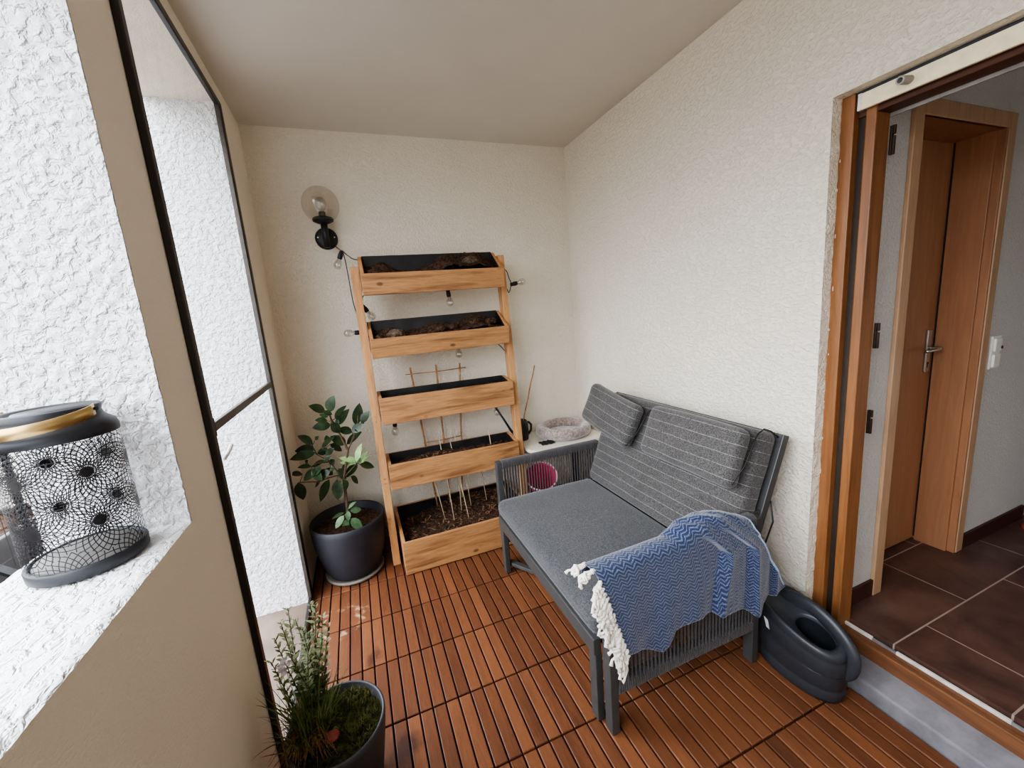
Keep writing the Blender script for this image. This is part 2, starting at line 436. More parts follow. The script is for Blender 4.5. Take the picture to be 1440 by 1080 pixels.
# ================================================================== CAMERA
cam = bpy.data.cameras.new('camera'); co = bpy.data.objects.new('camera', cam); C.objects.link(co)
ya, pi_, ro = 0.3603441986581534, 0.1803345113439692, -0.08085334460709204
fw = Vector((math.sin(ya) * math.cos(pi_), math.cos(ya) * math.cos(pi_), -math.sin(pi_)))
r0 = Vector((math.cos(ya), -math.sin(ya), 0)); u0 = r0.cross(fw)
rt = r0 * math.cos(ro) + u0 * math.sin(ro); up_ = -r0 * math.sin(ro) + u0 * math.cos(ro)
# image y axis points down in the solve; camera up is its negative side
R_ = Matrix((rt, up_, -fw)).transposed()
co.matrix_world = Matrix.Translation((0, 0, 1.485)) @ R_.to_4x4()
cam.sensor_fit = 'HORIZONTAL'; cam.sensor_width = 36; cam.lens = 36 * 570.318 / 1440; cam.clip_start = .02; cam.clip_end = 200
bpy.context.scene.camera = co

# ================================================================== ROOM
XL, XLO, XR, YB, ZC = -.425, -.69, 1.60, 2.795, 2.603
YF = -1.3
JW, T0, T1 = 1.138, 1.375, 2.30           # window jamb, tall opening
# deck of slatted tiles
mb = MB(); rr = random.Random(5)
ys = [.781 + .3012 * k for k in range(-7, 8)]
x = -.0627 - .0502 * 8
while x < 1.56:
    xa, xb = x + .0028, x + .0502 - .0028
    for y in ys:
        ya_, yb_ = y + .0035, y + .3012 - .0035
        if ya_ > YB: continue
        xa2, xb2 = max(xa, XL + .002), min(xb, 1.548)
        if xb2 - xa2 < .01: continue
        yb2 = min(yb_, YB - .003)
        c_ = .0022; dz = rr.uniform(-.0006, .0006)
        mb.tint = (rr.random(), rr.random() ** 1.5, rr.random())
        P = [(xa2, ya_, -.02), (xb2, ya_, -.02), (xb2, yb2, -.02), (xa2, yb2, -.02),
             (xa2, ya_, -c_), (xb2, ya_, -c_), (xb2, yb2, -c_), (xa2, yb2, -c_),
             (xa2 + c_, ya_ + c_, dz), (xb2 - c_, ya_ + c_, dz), (xb2 - c_, yb2 - c_, dz), (xa2 + c_, yb2 - c_, dz)]
        mb.add(P, [(0, 1, 5, 4), (1, 2, 6, 5), (2, 3, 7, 6), (3, 0, 4, 7), (4, 5, 9, 8), (5, 6, 10, 9), (6, 7, 11, 10), (7, 4, 8, 11), (8, 9, 10, 11)])
    x += .0502
mb.tint = (0, 0, 0); mb.cur = 1
mb.box(XL - .002, 1.60, YF, YB + .02, -.06, -.021)
mb.cur = 2
mb.box(XLO - .9, XL - .002, T0 - .3, T1 + .3, -.06, -.004)     # threshold strip inside the tall opening
struct(mb, 'floor', [M['deck'], M['deck_under'], plain('taupe outdoor floor', rgb(112, 96, 84), .8, var=.2, scale=6)])
# ceiling
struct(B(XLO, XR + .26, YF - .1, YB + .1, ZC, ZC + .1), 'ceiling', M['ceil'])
# left wall: interior face cream, reveals coarse white
def wall_mb(boxes, whitefaces):
    mb = MB()
    for b in boxes:
        x0, x1, y0, y1, z0, z1 = b
        P = [(x0, y0, z0), (x1, y0, z0), (x1, y1, z0), (x0, y1, z0), (x0, y0, z1), (x1, y0, z1), (x1, y1, z1), (x0, y1, z1)]
        for key, f in (('-z', (0, 3, 2, 1)), ('+z', (4, 5, 6, 7)), ('-y', (0, 1, 5, 4)), ('+x', (1, 2, 6, 5)), ('+y', (2, 3, 7, 6)), ('-x', (3, 0, 4, 7))):
            mb.cur = 1 if whitefaces(key, b) else 0
            mb.add([P[i] for i in f], [(0, 1, 2, 3)])
    return mb
def rough_slab(mb, mi, f, nu, nv, amp, freq, edge):
    """a plastered face built as a fine uneven grid; f(u,v)->(point, outward normal)"""
    mb.cur = mi; mb.smooth = True
    def fn(u, v):
        p, n_ = f(u, v); p = Vector(p)
        e = 1.0
        return p + Vector(n_) * (amp * nz(p, freq, 3) + amp * .6 * nz(p, freq * 2.3, 9)) * e + Vector(edge(u, v, p))
    mb.grid(fn, nu, nv); mb.smooth = False
ZS, ZWT, ZTT = 1.05, 2.42, 2.49
mb = wall_mb([(XLO, XL, YF, JW + .006, -.06, ZS - .006), (XLO, XL, JW + .006, T0, -.06, ZC), (XLO, XL, T1, YB + .1, -.06, ZC),
              (XLO, XL, T0, T1, ZTT, ZC), (XLO, XL, -1.0, JW + .006, ZWT, ZC), (XLO, XL, YF, -1.0, ZS - .006, ZC)],
             lambda k, b: k != '+x')
for p in range(len(mb.mi)): pass
# uneven plaster on the reveals that the camera looks at
rough_slab(mb, 1, lambda u, v: ((XLO + u * (XL - XLO), JW + .0, ZS - .02 + v * (ZWT + .02 - ZS)), (0, -1, 0)), 60, 300, .0035, 60,
           lambda u, v, p: (0, 0, 0))
rough_slab(mb, 1, lambda u, v: ((XLO + u * (XL - XLO), -1.0 + v * (JW + 1.01), ZS), (0, 0, 1)), 60, 300, .0018, 50,
           lambda u, v, p: (0, 0, -.006 * max(0, (u - .93) / .07) ** 2))
rough_slab(mb, 1, lambda u, v: ((XLO + .012 + u * (XL - XLO - .012), T1 - .002, -.02 + v * (ZTT + .02)), (0, -1, 0)), 40, 300, .003, 55,
           lambda u, v, p: ((.010 * nz((0, 0, p.z), 30, 2) if u == 0 else 0), 0, 0))
rough_slab(mb, 0, lambda u, v: ((XLO + u * (XL - XLO), T0 + v * (T1 - T0), ZTT - .002), (0, 0, -1)), 20, 60, .003, 22, lambda u, v, p: (0, 0, 0))
wl = struct(mb, 'wall_left', [M['cream_soft'], M['white']], recalc=False)
# back wall
struct(B(XLO, XR + .2, YB, YB + .2, -.06, ZC), 'wall_back', M['cream'])
# wall behind the camera
struct(B(XLO, XR + .26, YF - .15, YF, -.06, ZC), 'wall_front', M['cream'])
# right wall with the terrace door opening (reveal at Y=.99)
DY, DZ = .990, 2.095
mb = MB()
mb.box(XR, 1.75, DY, YB + .1, -.06, ZC); mb.box(XR, 1.75, -.75, DY, DZ, ZC); mb.box(XR, 1.75, YF, -.75, -.06, ZC)
mb.smooth = True
mb.grid(lambda u, v: Vector((XR - .002 + u * .06, DY - .002 - .003 * nz((u * .06, 0, v * 2.1), 40, 5), v * DZ)), 8, 160)
struct(mb, 'wall_right', M['cream'], recalc=False)

# ------------------------------------------------------------------ hall behind the terrace door
ZI = .13
struct(B(1.735, 4.2, -1.8, 1.3, ZI - .1, ZI), 'floor_hall', M['tile'])
HY = .945
mb = MB(); mb.box(1.75, 1.98, HY, HY + .2, ZI - .1, 2.6); mb.box(2.66, 4.2, HY, HY + .2, ZI - .1, 2.6); mb.box(1.98, 2.66, HY, HY + .2, 2.12, 2.6)
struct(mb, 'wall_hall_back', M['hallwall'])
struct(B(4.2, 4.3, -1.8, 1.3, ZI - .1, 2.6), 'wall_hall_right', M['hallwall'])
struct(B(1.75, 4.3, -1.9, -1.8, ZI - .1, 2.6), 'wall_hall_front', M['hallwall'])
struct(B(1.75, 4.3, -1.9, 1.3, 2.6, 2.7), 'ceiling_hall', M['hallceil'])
struct(B(1.751, 1.965, HY - .012, HY, ZI, ZI + .075), 'baseboard_hall_left', M['skirt'], bevel=.002)
struct(B(2.665, 3.30, HY - .012, HY, ZI, ZI + .075), 'baseboard_hall_right', M['skirt'], bevel=.002)

# terrace door: fixed timber frame, head, sill
d1 = bpy.data.objects.new('door_1', None); C.objects.link(d1); d1.location = (1.66, .95, 0); WORLD['door_1'] = (1.66, .95, 0)
d1['kind'] = 'structure'
mb = MB(); mb.box(1.645, 1.70, .949, .992, .06, DZ)
o = mb.build('outer_post', M['doorframe'], d1, bevel=.003)
mb = MB(); mb.box(1.672, 1.70, .900, .952, .06, DZ); mb.build('rebate_strip', M['groove'], d1)
mb = MB(); mb.box(1.660, 1.735, .893, .924, .06, DZ); mb.build('inner_post', M['doorframe'], d1, bevel=.004)
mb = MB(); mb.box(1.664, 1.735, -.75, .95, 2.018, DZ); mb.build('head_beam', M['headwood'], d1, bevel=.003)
mb = MB(); mb.box(1.735, 1.745, -.75, .90, 2.008, 2.03); mb.build('head_seal', M['greyplastic'], d1)
mb = MB(); mb.box(1.652, 1.672, -.75, .95, .066, .128); mb.box(1.672, 1.700, -.75, .95, .06, .122); mb.build('sill_beam', M['doorframe_x'], d1, bevel=.004)
mb = MB(); mb.box(2.0, 2.62, 1.13, 1.18, ZI - .05, 2.06); struct(mb, 'door_leak_blocker', M['groove'])  # added unseen dark box; stops outside light showing under the door leaf
mb = MB()
for (a, b) in ((.915, .80), (.725, .44), (.375, -.7)): mb.box(1.700, 1.709, b, a, .10, .132)
mb.build('white_seal', M['rubberwhite'], d1, bevel=.001)
mb = MB()
for (a, b) in ((.80, .725), (.44, .375)): mb.box(1.700, 1.709, b, a, .10, .127)
mb.build('worn_seal', M['concrete'], d1)
for z in (1.935, 1.29, .97):
    mb = MB(); mb.box(1.736, 1.748, .886, .893, z - .045, z + .045); mb.tube([(1.742, .883, z - .045), (1.742, .883, z + .012)], .0055, 10); mb.tube([(1.742, .883, z + .018), (1.742, .883, z + .045)], .0055, 10)
    mb.build('hinge', M['brownmetal'], d1, bevel=.001)
mb = MB()
for k in range(9):
    z = 1.93 - k * .14 + rr.uniform(-.07, .07); y = .984 + rr.uniform(-.005, .004)
    mb.box(1.6436, 1.646, y - .001, y + .001, z - rr.uniform(.002, .016), z + .002)
mb.build('paint_speck', M['rubberwhite'], d1)

# concrete step under the sill
mb = MB()
P = [(1.552, -.8, -.05), (1.66, -.8, -.05), (1.66, 1.0, -.05), (1.552, 1.0, -.05), (1.556, -.8, .050), (1.66, -.8, .072), (1.66, 1.0, .072), (1.556, 1.0, .050)]
mb.hexa(P); struct(mb, 'trim_1', M['concrete'], bevel=.008, seg=3)

# roller shutter
rs = thing('roller_shutter', 'cream roller shutter bottom slat with grey stopper, rolled up above the terrace door', 'shutter', (1.64, .2, 2.06))
mb = MB(); mb.box(1.640, 1.652, -.74, .936, 2.034, 2.083); mb.build('slat', M['creambar'], rs, bevel=.002)
mb = MB(); mb.box(1.6385, 1.6535, .928, .9375, 2.034, 2.084); mb.build('end_cap', M['wirewhite'], rs)
mb = MB(); mb.box(1.648, 1.66, -.74, .945, 2.083, 2.094); mb.build('gap_shade_strip', M['slot'], rs)  # dark strip: shade of the gap above the slat, put in as colour
mb = MB()
a0 = Vector((1.641, .805, 2.062)); a1 = Vector((1.600, .808, 2.058))
ax = (a1 - a0)
mb.smooth = True
Q = Vector((0, 0, 1)).rotation_difference(ax.normalized()); L_ = ax.length
for (rA, zA, rB, zB) in ((.012, 0, .0115, L_), (.0115, L_, .0075, L_), (.0075, L_, .007, L_ - .02)):
    mb.lathe([(rA, zA), (rB, zB)], a0, 24, axis=ax)
mb.lathe([(.007, L_ - .02), (.0001, L_ - .02)], a0, 24, axis=ax)
mb.build('stopper', M['greyplastic'], rs)

# inner hall door with casing
d2 = bpy.data.objects.new('door_2', None); C.objects.link(d2); d2.location = (2.3, HY, ZI); WORLD['door_2'] = (2.3, HY, ZI); d2['kind'] = 'structure'
CF = .930
mb = MB(); mb.box(1.955, 2.012, CF, HY, ZI, 2.115); mb.box(2.618, 2.672, CF, HY, ZI, 2.115); mb.box(2.012, 2.618, CF, HY, 2.055, 2.115)
mb.build('casing', M['beech_lt'], d2, bevel=.003)
mb = MB(); mb.box(1.990, 2.012, CF + .004, 1.14, ZI, 2.08); mb.box(2.606, 2.628, CF + .004, 1.14, ZI, 2.08); mb.box(2.012, 2.606, CF + .004, 1.14, 2.055, 2.08)
mb.build('jamb_lining', M['beech'], d2, bevel=.002)
mb = MB(); mb.box(2.592, 2.608, CF + .03, 1.083, ZI, 2.06); mb.build('jamb_stop', M['beech'], d2, bevel=.002)
mb = MB(); mb.box(2.000, 2.600, 1.090, 1.130, ZI + .008, 2.055); df = mb.build('leaf', M['beech'], d2, bevel=.002)
mb = MB(); mb.box(2.594, 2.600, 1.086, 1.09, ZI + .02, 2.055); mb.build('leaf_gap', M['groove'], df)
mb = MB(); mb.box(2.528, 2.562, 1.080, 1.090, 1.03, 1.235); pl_ = mb.build('handle_plate', M['steel'], df, bevel=.004, seg=3)
mb = MB(); mb.smooth = True; mb.tube([(2.545, 1.086, 1.148), (2.545, 1.040, 1.148)], .009, 14); mb.tube([(2.545, 1.042, 1.148), (2.53, 1.036, 1.148), (2.42, 1.036, 1.147)], [.009, .009, .0075], 14)
mb.build('handle', M['steel'], df)
mb = MB(); mb.tube([(2.545, 1.0805, 1.075), (2.545, 1.079, 1.075)], .006, 14); mb.box(2.5425, 2.5475, 1.079, 1.081, 1.052, 1.075); mb.build('keyhole', M['groove'], df)

sw = thing('light_switch', 'ivory double light switch with dark dot on the hall wall', 'light switch', (2.76, HY, 1.11))
mb = MB(); mb.box(2.72, 2.80, HY - .010, HY, 1.035, 1.19); fp = mb.build('face_plate', M['switch'], sw, bevel=.004, seg=3)
mb = MB(); mb.box(2.732, 2.788, HY - .018, HY - .008, 1.118, 1.178); mb.build('rocker', M['switch'], sw, bevel=.003)
mb = MB(); mb.box(2.732, 2.788, HY - .018, HY - .008, 1.045, 1.105); mb.build('rocker', M['switch'], sw, bevel=.003)
mb = MB(); mb.tube([(2.786, HY - .017, 1.135), (2.786, HY - .021, 1.135)], .007, 14); mb.build('indicator_dot', M['groove'], sw)

cb = thing('hall_cabinet', 'dark cabinet at the far end of the hall', 'cabinet', (3.5, .7, ZI))
mb = MB(); mb.box(3.32, 3.80, .42, .93, ZI + .09, 2.0); mb.build('carcass', M['groove'], cb, bevel=.004)
mb = MB(); mb.box(3.34, 3.78, .44, .92, ZI, ZI + .09); mb.build('plinth', M['groove'], cb)
mb = MB(); mb.box(3.33, 3.555, .402, .42, ZI + .1, 1.99); mb.box(3.565, 3.79, .402, .42, ZI + .1, 1.99); mb.build('door', M['groove'], cb, bevel=.003)
mb = MB(); mb.smooth = True
pr = []
for i in range(15):
    t = i / 14; w = .043 * (1 - .25 * math.sin(PI * t) if t < .75 else 1) * (math.sqrt(max(.02, 1 - (max(0, (t - .72)) / .28) ** 2)) if t > .72 else 1) * (math.sqrt(max(.05, 1 - (max(0, .15 - t) / .15) ** 2)))
    pr.append((3.18 + .0 * t, .90 - .24 * t, w))
for i, (xx, yy, w) in enumerate(pr):
    pass
vs = []; fs = []
for i, (xx, yy, w) in enumerate(pr):
    t = i / 14; hh = .016 if t < .5 else .016 + .045 * math.sin(PI * min(1, (t - .5) / .5) * .9)
    for k in range(9):
        a_ = PI * k / 8
        vs.append((xx + w * math.cos(a_), yy, ZI + .004 + hh * math.sin(a_)))
for i in range(14):
    for k in range(8): fs.append((i * 9 + k, i * 9 + k + 1, i * 9 + 10 + k, i * 9 + 9 + k))
mb.add(vs, fs)
for (xx, yy, w) in (pr[0], pr[-1]): pass
tag(mb.build('slipper', M['red'], None, (3.18, .78, ZI), solid=.004), 'small red slipper on the hall tiles by the dark cabinet', 'slipper')

# ================================================================== FLY SCREEN (tall opening, left)
fs_ = thing('fly_screen', 'tall dark framed insect screen over the full-height opening in the left wall', 'insect screen', (XL + .012, 1.84, 0))
FX0, FX1 = XL, XL + .018
fy0, fy1, fz1 = 1.352, 2.335, 2.500
mb = MB(); mb.box(FX0, FX1, fy0, fy0 + .026, .004, fz1); mb.build('stile', M['screenframe'], fs_, bevel=.003)
mb = MB(); mb.box(FX0, FX1, fy1 - .034, fy1, .004, fz1); mb.build('stile', M['screenframe'], fs_, bevel=.003)
mb = MB(); mb.box(FX0, FX1, fy0 + .034, fy1 - .034, fz1 - .03, fz1); mb.build('top_rail', M['screenframe'], fs_, bevel=.003)
mb = MB(); mb.box(FX0, FX1, fy0 + .034, fy1 - .034, .004, .034); mb.build('bottom_rail', M['screenframe'], fs_, bevel=.003)
mb = MB(); mb.box(FX0 + .002, FX1 - .001, fy0 + .034, fy1 - .034, 1.205, 1.232); mb.build('crossbar', M['screenframe_g'], fs_, bevel=.003)
mb = MB(); mb.box(FX0 + .004, FX1 - .003, fy0 + .034, fy0 + .043, 1.19, 1.245); mb.build('crossbar_clip', M['black'], fs_, bevel=.002)
mb = MB(); mb.box(FX0 - .0, FX0 + .016, fy1 - .058, fy1 - .034, .034, fz1 - .03); mb.build('grey_strip', M['screenframe_g'], fs_)  # plain grey strip along the far stile
mb = MB(); mb.add([(XL + .012, fy0 + .03, .03), (XL + .012, fy1 - .03, .03), (XL + .012, fy1 - .03, fz1 - .028), (XL + .012, fy0 + .03, fz1 - .028)], [(0, 1, 2, 3)])
mb.build('mesh_netting', M['net'], fs_)
mb = MB(); mb.smooth = True; mb.tube([(XL + .016, 1.40, 1.115), (XL + .020, 1.43, 1.123), (XL + .021, 1.475, 1.138)], [.005, .0055, .006], 10)
mb.build('pull_tab', M['wirewhite'], fs_)

# ================================================================== SILL: LANTERN
LX, LY, LZ = -.555, 1.022, ZS + .003
RB = .0885; LH = .318
la = thing('lantern', 'round black metal lantern with pierced flower pattern and brass handle on the window sill', 'lantern', (LX, LY, LZ))
mb = MB(); mb.smooth = True
mb.lathe([(.0001, 0), (RB - .004, 0), (RB + .001, .004), (RB + .002, .022), (RB - .001, .026), (RB - .006, .026), (RB - .006, .010), (.0001, .010)], (LX, LY, LZ), 72)
mb.build('base', M['lantern'], la)
zt = LH - .058
mb = MB(); mb.smooth = True
mb.lathe([(RB - .004, zt), (RB + .001, zt), (RB + .0015, zt + .012), (RB - .002, zt + .022), (RB - .012, zt + .030), (RB - .017, zt + .036), (RB - .019, zt + .044), (RB - .016, zt + .056), (RB - .019, zt + .058), (.062, zt + .056), (.060, zt + .052), (.050, zt + .052), (.048, zt + .056), (.0001, zt + .056)], (LX, LY, LZ), 72)
mb.build('lid', M['lantern'], la)
# lattice: rosettes of crossing spirals cut out of the sheet
mb = MB(); zb, ze = .026, zt
cent = []; NR = 6; circ = 2 * PI * RB
rows = [.104, .200]
for ri, z in enumerate(rows):
    for k in range(NR): cent.append(((k - 46 / 60) * circ / NR, z))
for k in range(NR): cent += [((k - 16 / 60) * circ / NR, zb - .030), ((k - 16 / 60) * circ / NR, ze + .045)]
def dist(s, z, c):
    ds = (s - c[0] + circ / 2) % circ - circ / 2
    return math.hypot(ds, z - c[1])
def onsurf(s, z, rad): return (LX + rad * math.cos(s / RB), LY + rad * math.sin(s / RB), LZ + z)
W_ = .00080
for ci, c in enumerate(cent):
    for hand in (-1, 1):
        for k in range(28):
            th0 = 2 * PI * k / 28; seg = []
            for j in range(30):
                t = j / 29; r_ = .0042 + .092 * t
                th = th0 + hand * 1.55 * t ** .75
                s_, z_ = c[0] + r_ * math.cos(th), c[1] + r_ * math.sin(th)
                d0 = dist(s_, z_, c)
                if not (zb - .001 <= z_ <= ze + .001):
                    if seg: break
                    continue
                if any(dist(s_, z_, c2) < d0 - .004 for c2 in cent if c2 is not c):
                    break
                seg.append((s_, z_))
            if len(seg) < 2: continue
            vs = []; n_ = len(seg)
            for j, (s_, z_) in enumerate(seg):
                a_ = seg[max(0, j - 1)]; b_ = seg[min(n_ - 1, j + 1)]
                dx, dy = b_[0] - a_[0], b_[1] - a_[1]; l_ = math.hypot(dx, dy) or 1
                nx, ny = -dy / l_ * W_, dx / l_ * W_
                vs += [onsurf(s_ + nx, z_ + ny, RB), onsurf(s_ - nx, z_ - ny, RB)]
            mb.add(vs, [(2 * j, 2 * j + 1, 2 * j + 3, 2 * j + 2) for j in range(n_ - 1)])
    if zb < c[1] < ze:
        vs = [onsurf(c[0], c[1], RB + .0003)] + [onsurf(c[0] + .0048 * math.cos(2 * PI * k / 18), c[1] + .0048 * math.sin(2 * PI * k / 18), RB + .0003) for k in range(18)]
        mb.add(vs, [(0, 1 + k, 1 + (k + 1) % 18) for k in range(18)])
mb.build('pierced_body', M['lattice'], la)
mb = MB(); hr = RB + .003
pts = []
for k in range(25):
    a_ = PI * k / 24
    # strap handle folded down across the near side of the lid
    ang = math.radians(-14) - a_
    pts.append((LX + (hr - .018) * math.cos(ang) * 1.0, LY + (hr - .018) * math.sin(ang) * 1.0 - .012 * math.sin(a_), LZ + zt + .050 - .016 * math.sin(a_)))
vs = []
for i, p in enumerate(pts):
    p = Vector(p); c_ = Vector((LX, LY, p.z)); rdir = (p - c_).normalized()
    q = p + rdir * (.003 + .019 * math.sin(PI * i / 24) ** .6)
    vs += [q + Vector((0, 0, .0105)), q - Vector((0, 0, .0105))]
mb.add(vs, [(2 * j, 2 * j + 1, 2 * j + 3, 2 * j + 2) for j in range(24)])
hd = mb.build('handle', M['gold'], la, solid=.002, smooth=True)
for i in (0, 24):
    p = Vector(pts[i]); c_ = Vector((LX, LY, p.z)); rd = (p - c_).normalized()
    mb = MB(); mb.tube([p - rd * .004, p + rd * .008], .0035, 12); mb.build('rivet', M['black'], hd)
mb = MB(); mb.smooth = True
mb.lathe([(.0001, .0255), (RB - .012, .0255), (RB - .009, .022)], (LX, LY, LZ), 56); mb.build('inner_plate', plain('grey inner plate', (.12, .115, .105), .6), la)
# net cord with cable ties along the outer edge of the window reveal
nc = thing('balcony_net', 'black balcony net edge cord with cable ties outside the window', 'net', (XLO - .04, JW + .05, 1.4))
mb = MB(); mb.smooth = True
cx, cy = XLO - .035, JW + .030
for ph in (0, PI):
    mb.tube([(cx + .004 * math.cos(z * 260 + ph), cy + .004 * math.sin(z * 260 + ph), z) for z in [1.03 + .004 * k for k in range(330)]], .0045, 6)
mb.build('edge_cord', M['netcord'], nc)
for z in (1.10, 1.22, 1.345, 1.425, 1.53, 1.66, 1.8, 1.95, 2.1):
    mb = MB(); mb.tube([(cx + .010 * math.cos(a * PI / 8), cy + .010 * math.sin(a * PI / 8), z) for a in range(16)], .0016, 6, closed=True); mb.box(cx - .003, cx + .003, cy - .022, cy - .008, z - .003, z + .003)
    mb.build('cable_tie', M['netcord'], nc)
mb = MB()
for k in range(24): mb.tube([(cx, -1.2, 1.06 + k * .055), (cx, cy, 1.06 + k * .055)], .0008, 5)
for k in range(40): mb.tube([(cx, cy - .055 * k, 1.04), (cx, cy - .055 * k, 2.38)], .0008, 5)
mb.build('net_mesh', M['netcord'], nc)
fb = thing('flower_box', 'dark flower box hanging outside the window beyond the sill', 'flower box', (-.86, .7, .9))
mb = MB()
for b in ((-.96, -.945, .1, 1.42, .86, 1.085), (-.785, -.77, .1, 1.42, .86, 1.085), (-.945, -.785, .1, .115, .86, 1.085), (-.945, -.785, 1.405, 1.42, .86, 1.085), (-.945, -.785, .115, 1.405, .86, .875)): mb.box(*b)
mb.build('trough', M['darkbox'], fb, bevel=.004)
mb = MB(); mb.grid(lambda u, v: Vector((-.945 + .16 * u, .115 + 1.29 * v, 1.06 + .02 * nz((u, v * 6, 0), 3))), 10, 60); o = mb.build('soil', M['soil'], fb); o['kind'] = 'stuff'
for yb in (.4, 1.1): MB().bar((-.77, yb, 1.07), (XLO, yb, 1.0), .02, .006).build('bracket', M['black'], fb)

# ================================================================== WALL LAMP
wx, wz = -.068, 1.996
wp = thing('wall_lamp', 'black wall lamp with smoked glass globe on the back wall', 'wall lamp', (wx, YB, wz))
mb = MB(); mb.smooth = True
mb.lathe([(.0001, .024), (.050, .022), (.060, .016), (.064, .004), (.064, 0)], (wx, YB, wz), 40, axis=(0, -1, 0)); bp = mb.build('base_plate', M['black'], wp)
for s in (-1, 1):
    mb = MB(); mb.tube([(wx + s * .046, YB - .018, wz + .004), (wx + s * .046, YB - .026, wz + .004)], .004, 10); mb.build('screw', M['steel'], bp)
mb = MB(); mb.smooth = True
mb.tube([(wx, YB - .02, wz), (wx, YB - .085, wz)], .016, 16); mb.tube([(wx, YB - .095, wz - .065), (wx, YB - .095, wz + .085)], .0185, 20)
mb.build('arm', M['black'], wp)
gc = Vector((wx - .002, YB - .095, 2.166)); GR = .101
mb = MB(); mb.smooth = True
mb.lathe([(.020, 2.062), (.040, 2.068), (.056, 2.076), (.057, 2.090), (.050, 2.096), (.012, 2.092)], (wx - .001, YB - .095, 0), 36); mb.build('cup', M['black'], wp)
mb = MB(); mb.smooth = True
mb.lathe([(GR * math.sin(a), -GR * math.cos(a)) for a in [math.radians(28 + 152 * k / 30) for k in range(31)]], gc, 48); mb.build('globe', M['smoke'], wp)
mb = MB(); mb.smooth = True
mb.lathe([(.017, 2.085), (.019, 2.09), (.019, 2.126), (.016, 2.128), (.0001, 2.128)], (wx - .001, YB - .095, 0), 24); mb.build('bulb_socket', M['screenframe_g'], wp)
mb = MB(); mb.smooth = True
mb.lathe([(.012, 2.127), (.014, 2.135), (.024, 2.150), (.030, 2.172), (.027, 2.194), (.015, 2.207), (.0001, 2.210)], (wx - .001, YB - .095, 0), 24); mb.build('bulb', M['clear'], wp)

# ================================================================== LADDER PLANTER
pt = thing('ladder_planter', 'tall pine ladder planter with five soil-filled boxes against the back wall', 'planter', (.5, 2.5, 0))
PX0, PX1 = .085, .922
def rail(x0, x1, ztop):
    mb = MB(); P = []
    for z, y in ((0, 2.402), (ztop, 2.53)):
        P += [(x0, y, z), (x1, y, z), (x1, y + .068, z), (x0, y + .068, z)]
    return mb.hexa(P).build('rail', M['pine_up'], pt, bevel=.003)
rl = rail(.036, .080, 1.795); rrr = rail(.927, .968, 1.835)
for rlx, o_ in ((.036, rl), (.968, rrr)):
    for z in (.30, .52, .55, .90, .93, 1.33, 1.36, 1.68, 1.71):
        yf = 2.402 + (2.53 - 2.402) * z / 1.8
        mb = MB(); mb.tube([(rlx + (.018 if rlx < .5 else -.018), yf - .0005, z), (rlx + (.018 if rlx < .5 else -.018), yf - .003, z)], .0035, 8); mb.build('screw', M['gold'], o_)
def soil_grid(x0, x1, y0, y1, fz, nu=80, nv=18, amp=.008):
    mb = MB(); mb.smooth = True
    def fn(u, v):
        x = x0 + (x1 - x0) * u; y = y0 + (y1 - y0) * v; z = fz(u, v)
        p = (x, y, 0)
        return Vector((x, y, z + amp * nz(p, 38, 1) + amp * .8 * nz(p, 85, 4) + amp * 1.5 * nz(p, 14, 2)))
    return mb.grid(fn, nu, nv)
def lump(mb, c, r, sq=(1.2, .8, .7), seed=0):
    bm = bmesh.new(); bmesh.ops.create_icosphere(bm, subdivisions=4, radius=1)
    vs = []
    for v in bm.verts:
        p = v.co.copy(); d = 1 + .22 * nz(p, 2.2, seed) + .12 * nz(p, 6, seed) + .07 * nz(p, 15, seed)
        vs.append(Vector(c) + Vector((p.x * sq[0], p.y * sq[1], p.z * sq[2])) * r * d)
    mb.smooth = True; mb.add(vs, [tuple(v.index for v in f.verts) for f in bm.faces]); bm.free()
TH = .019
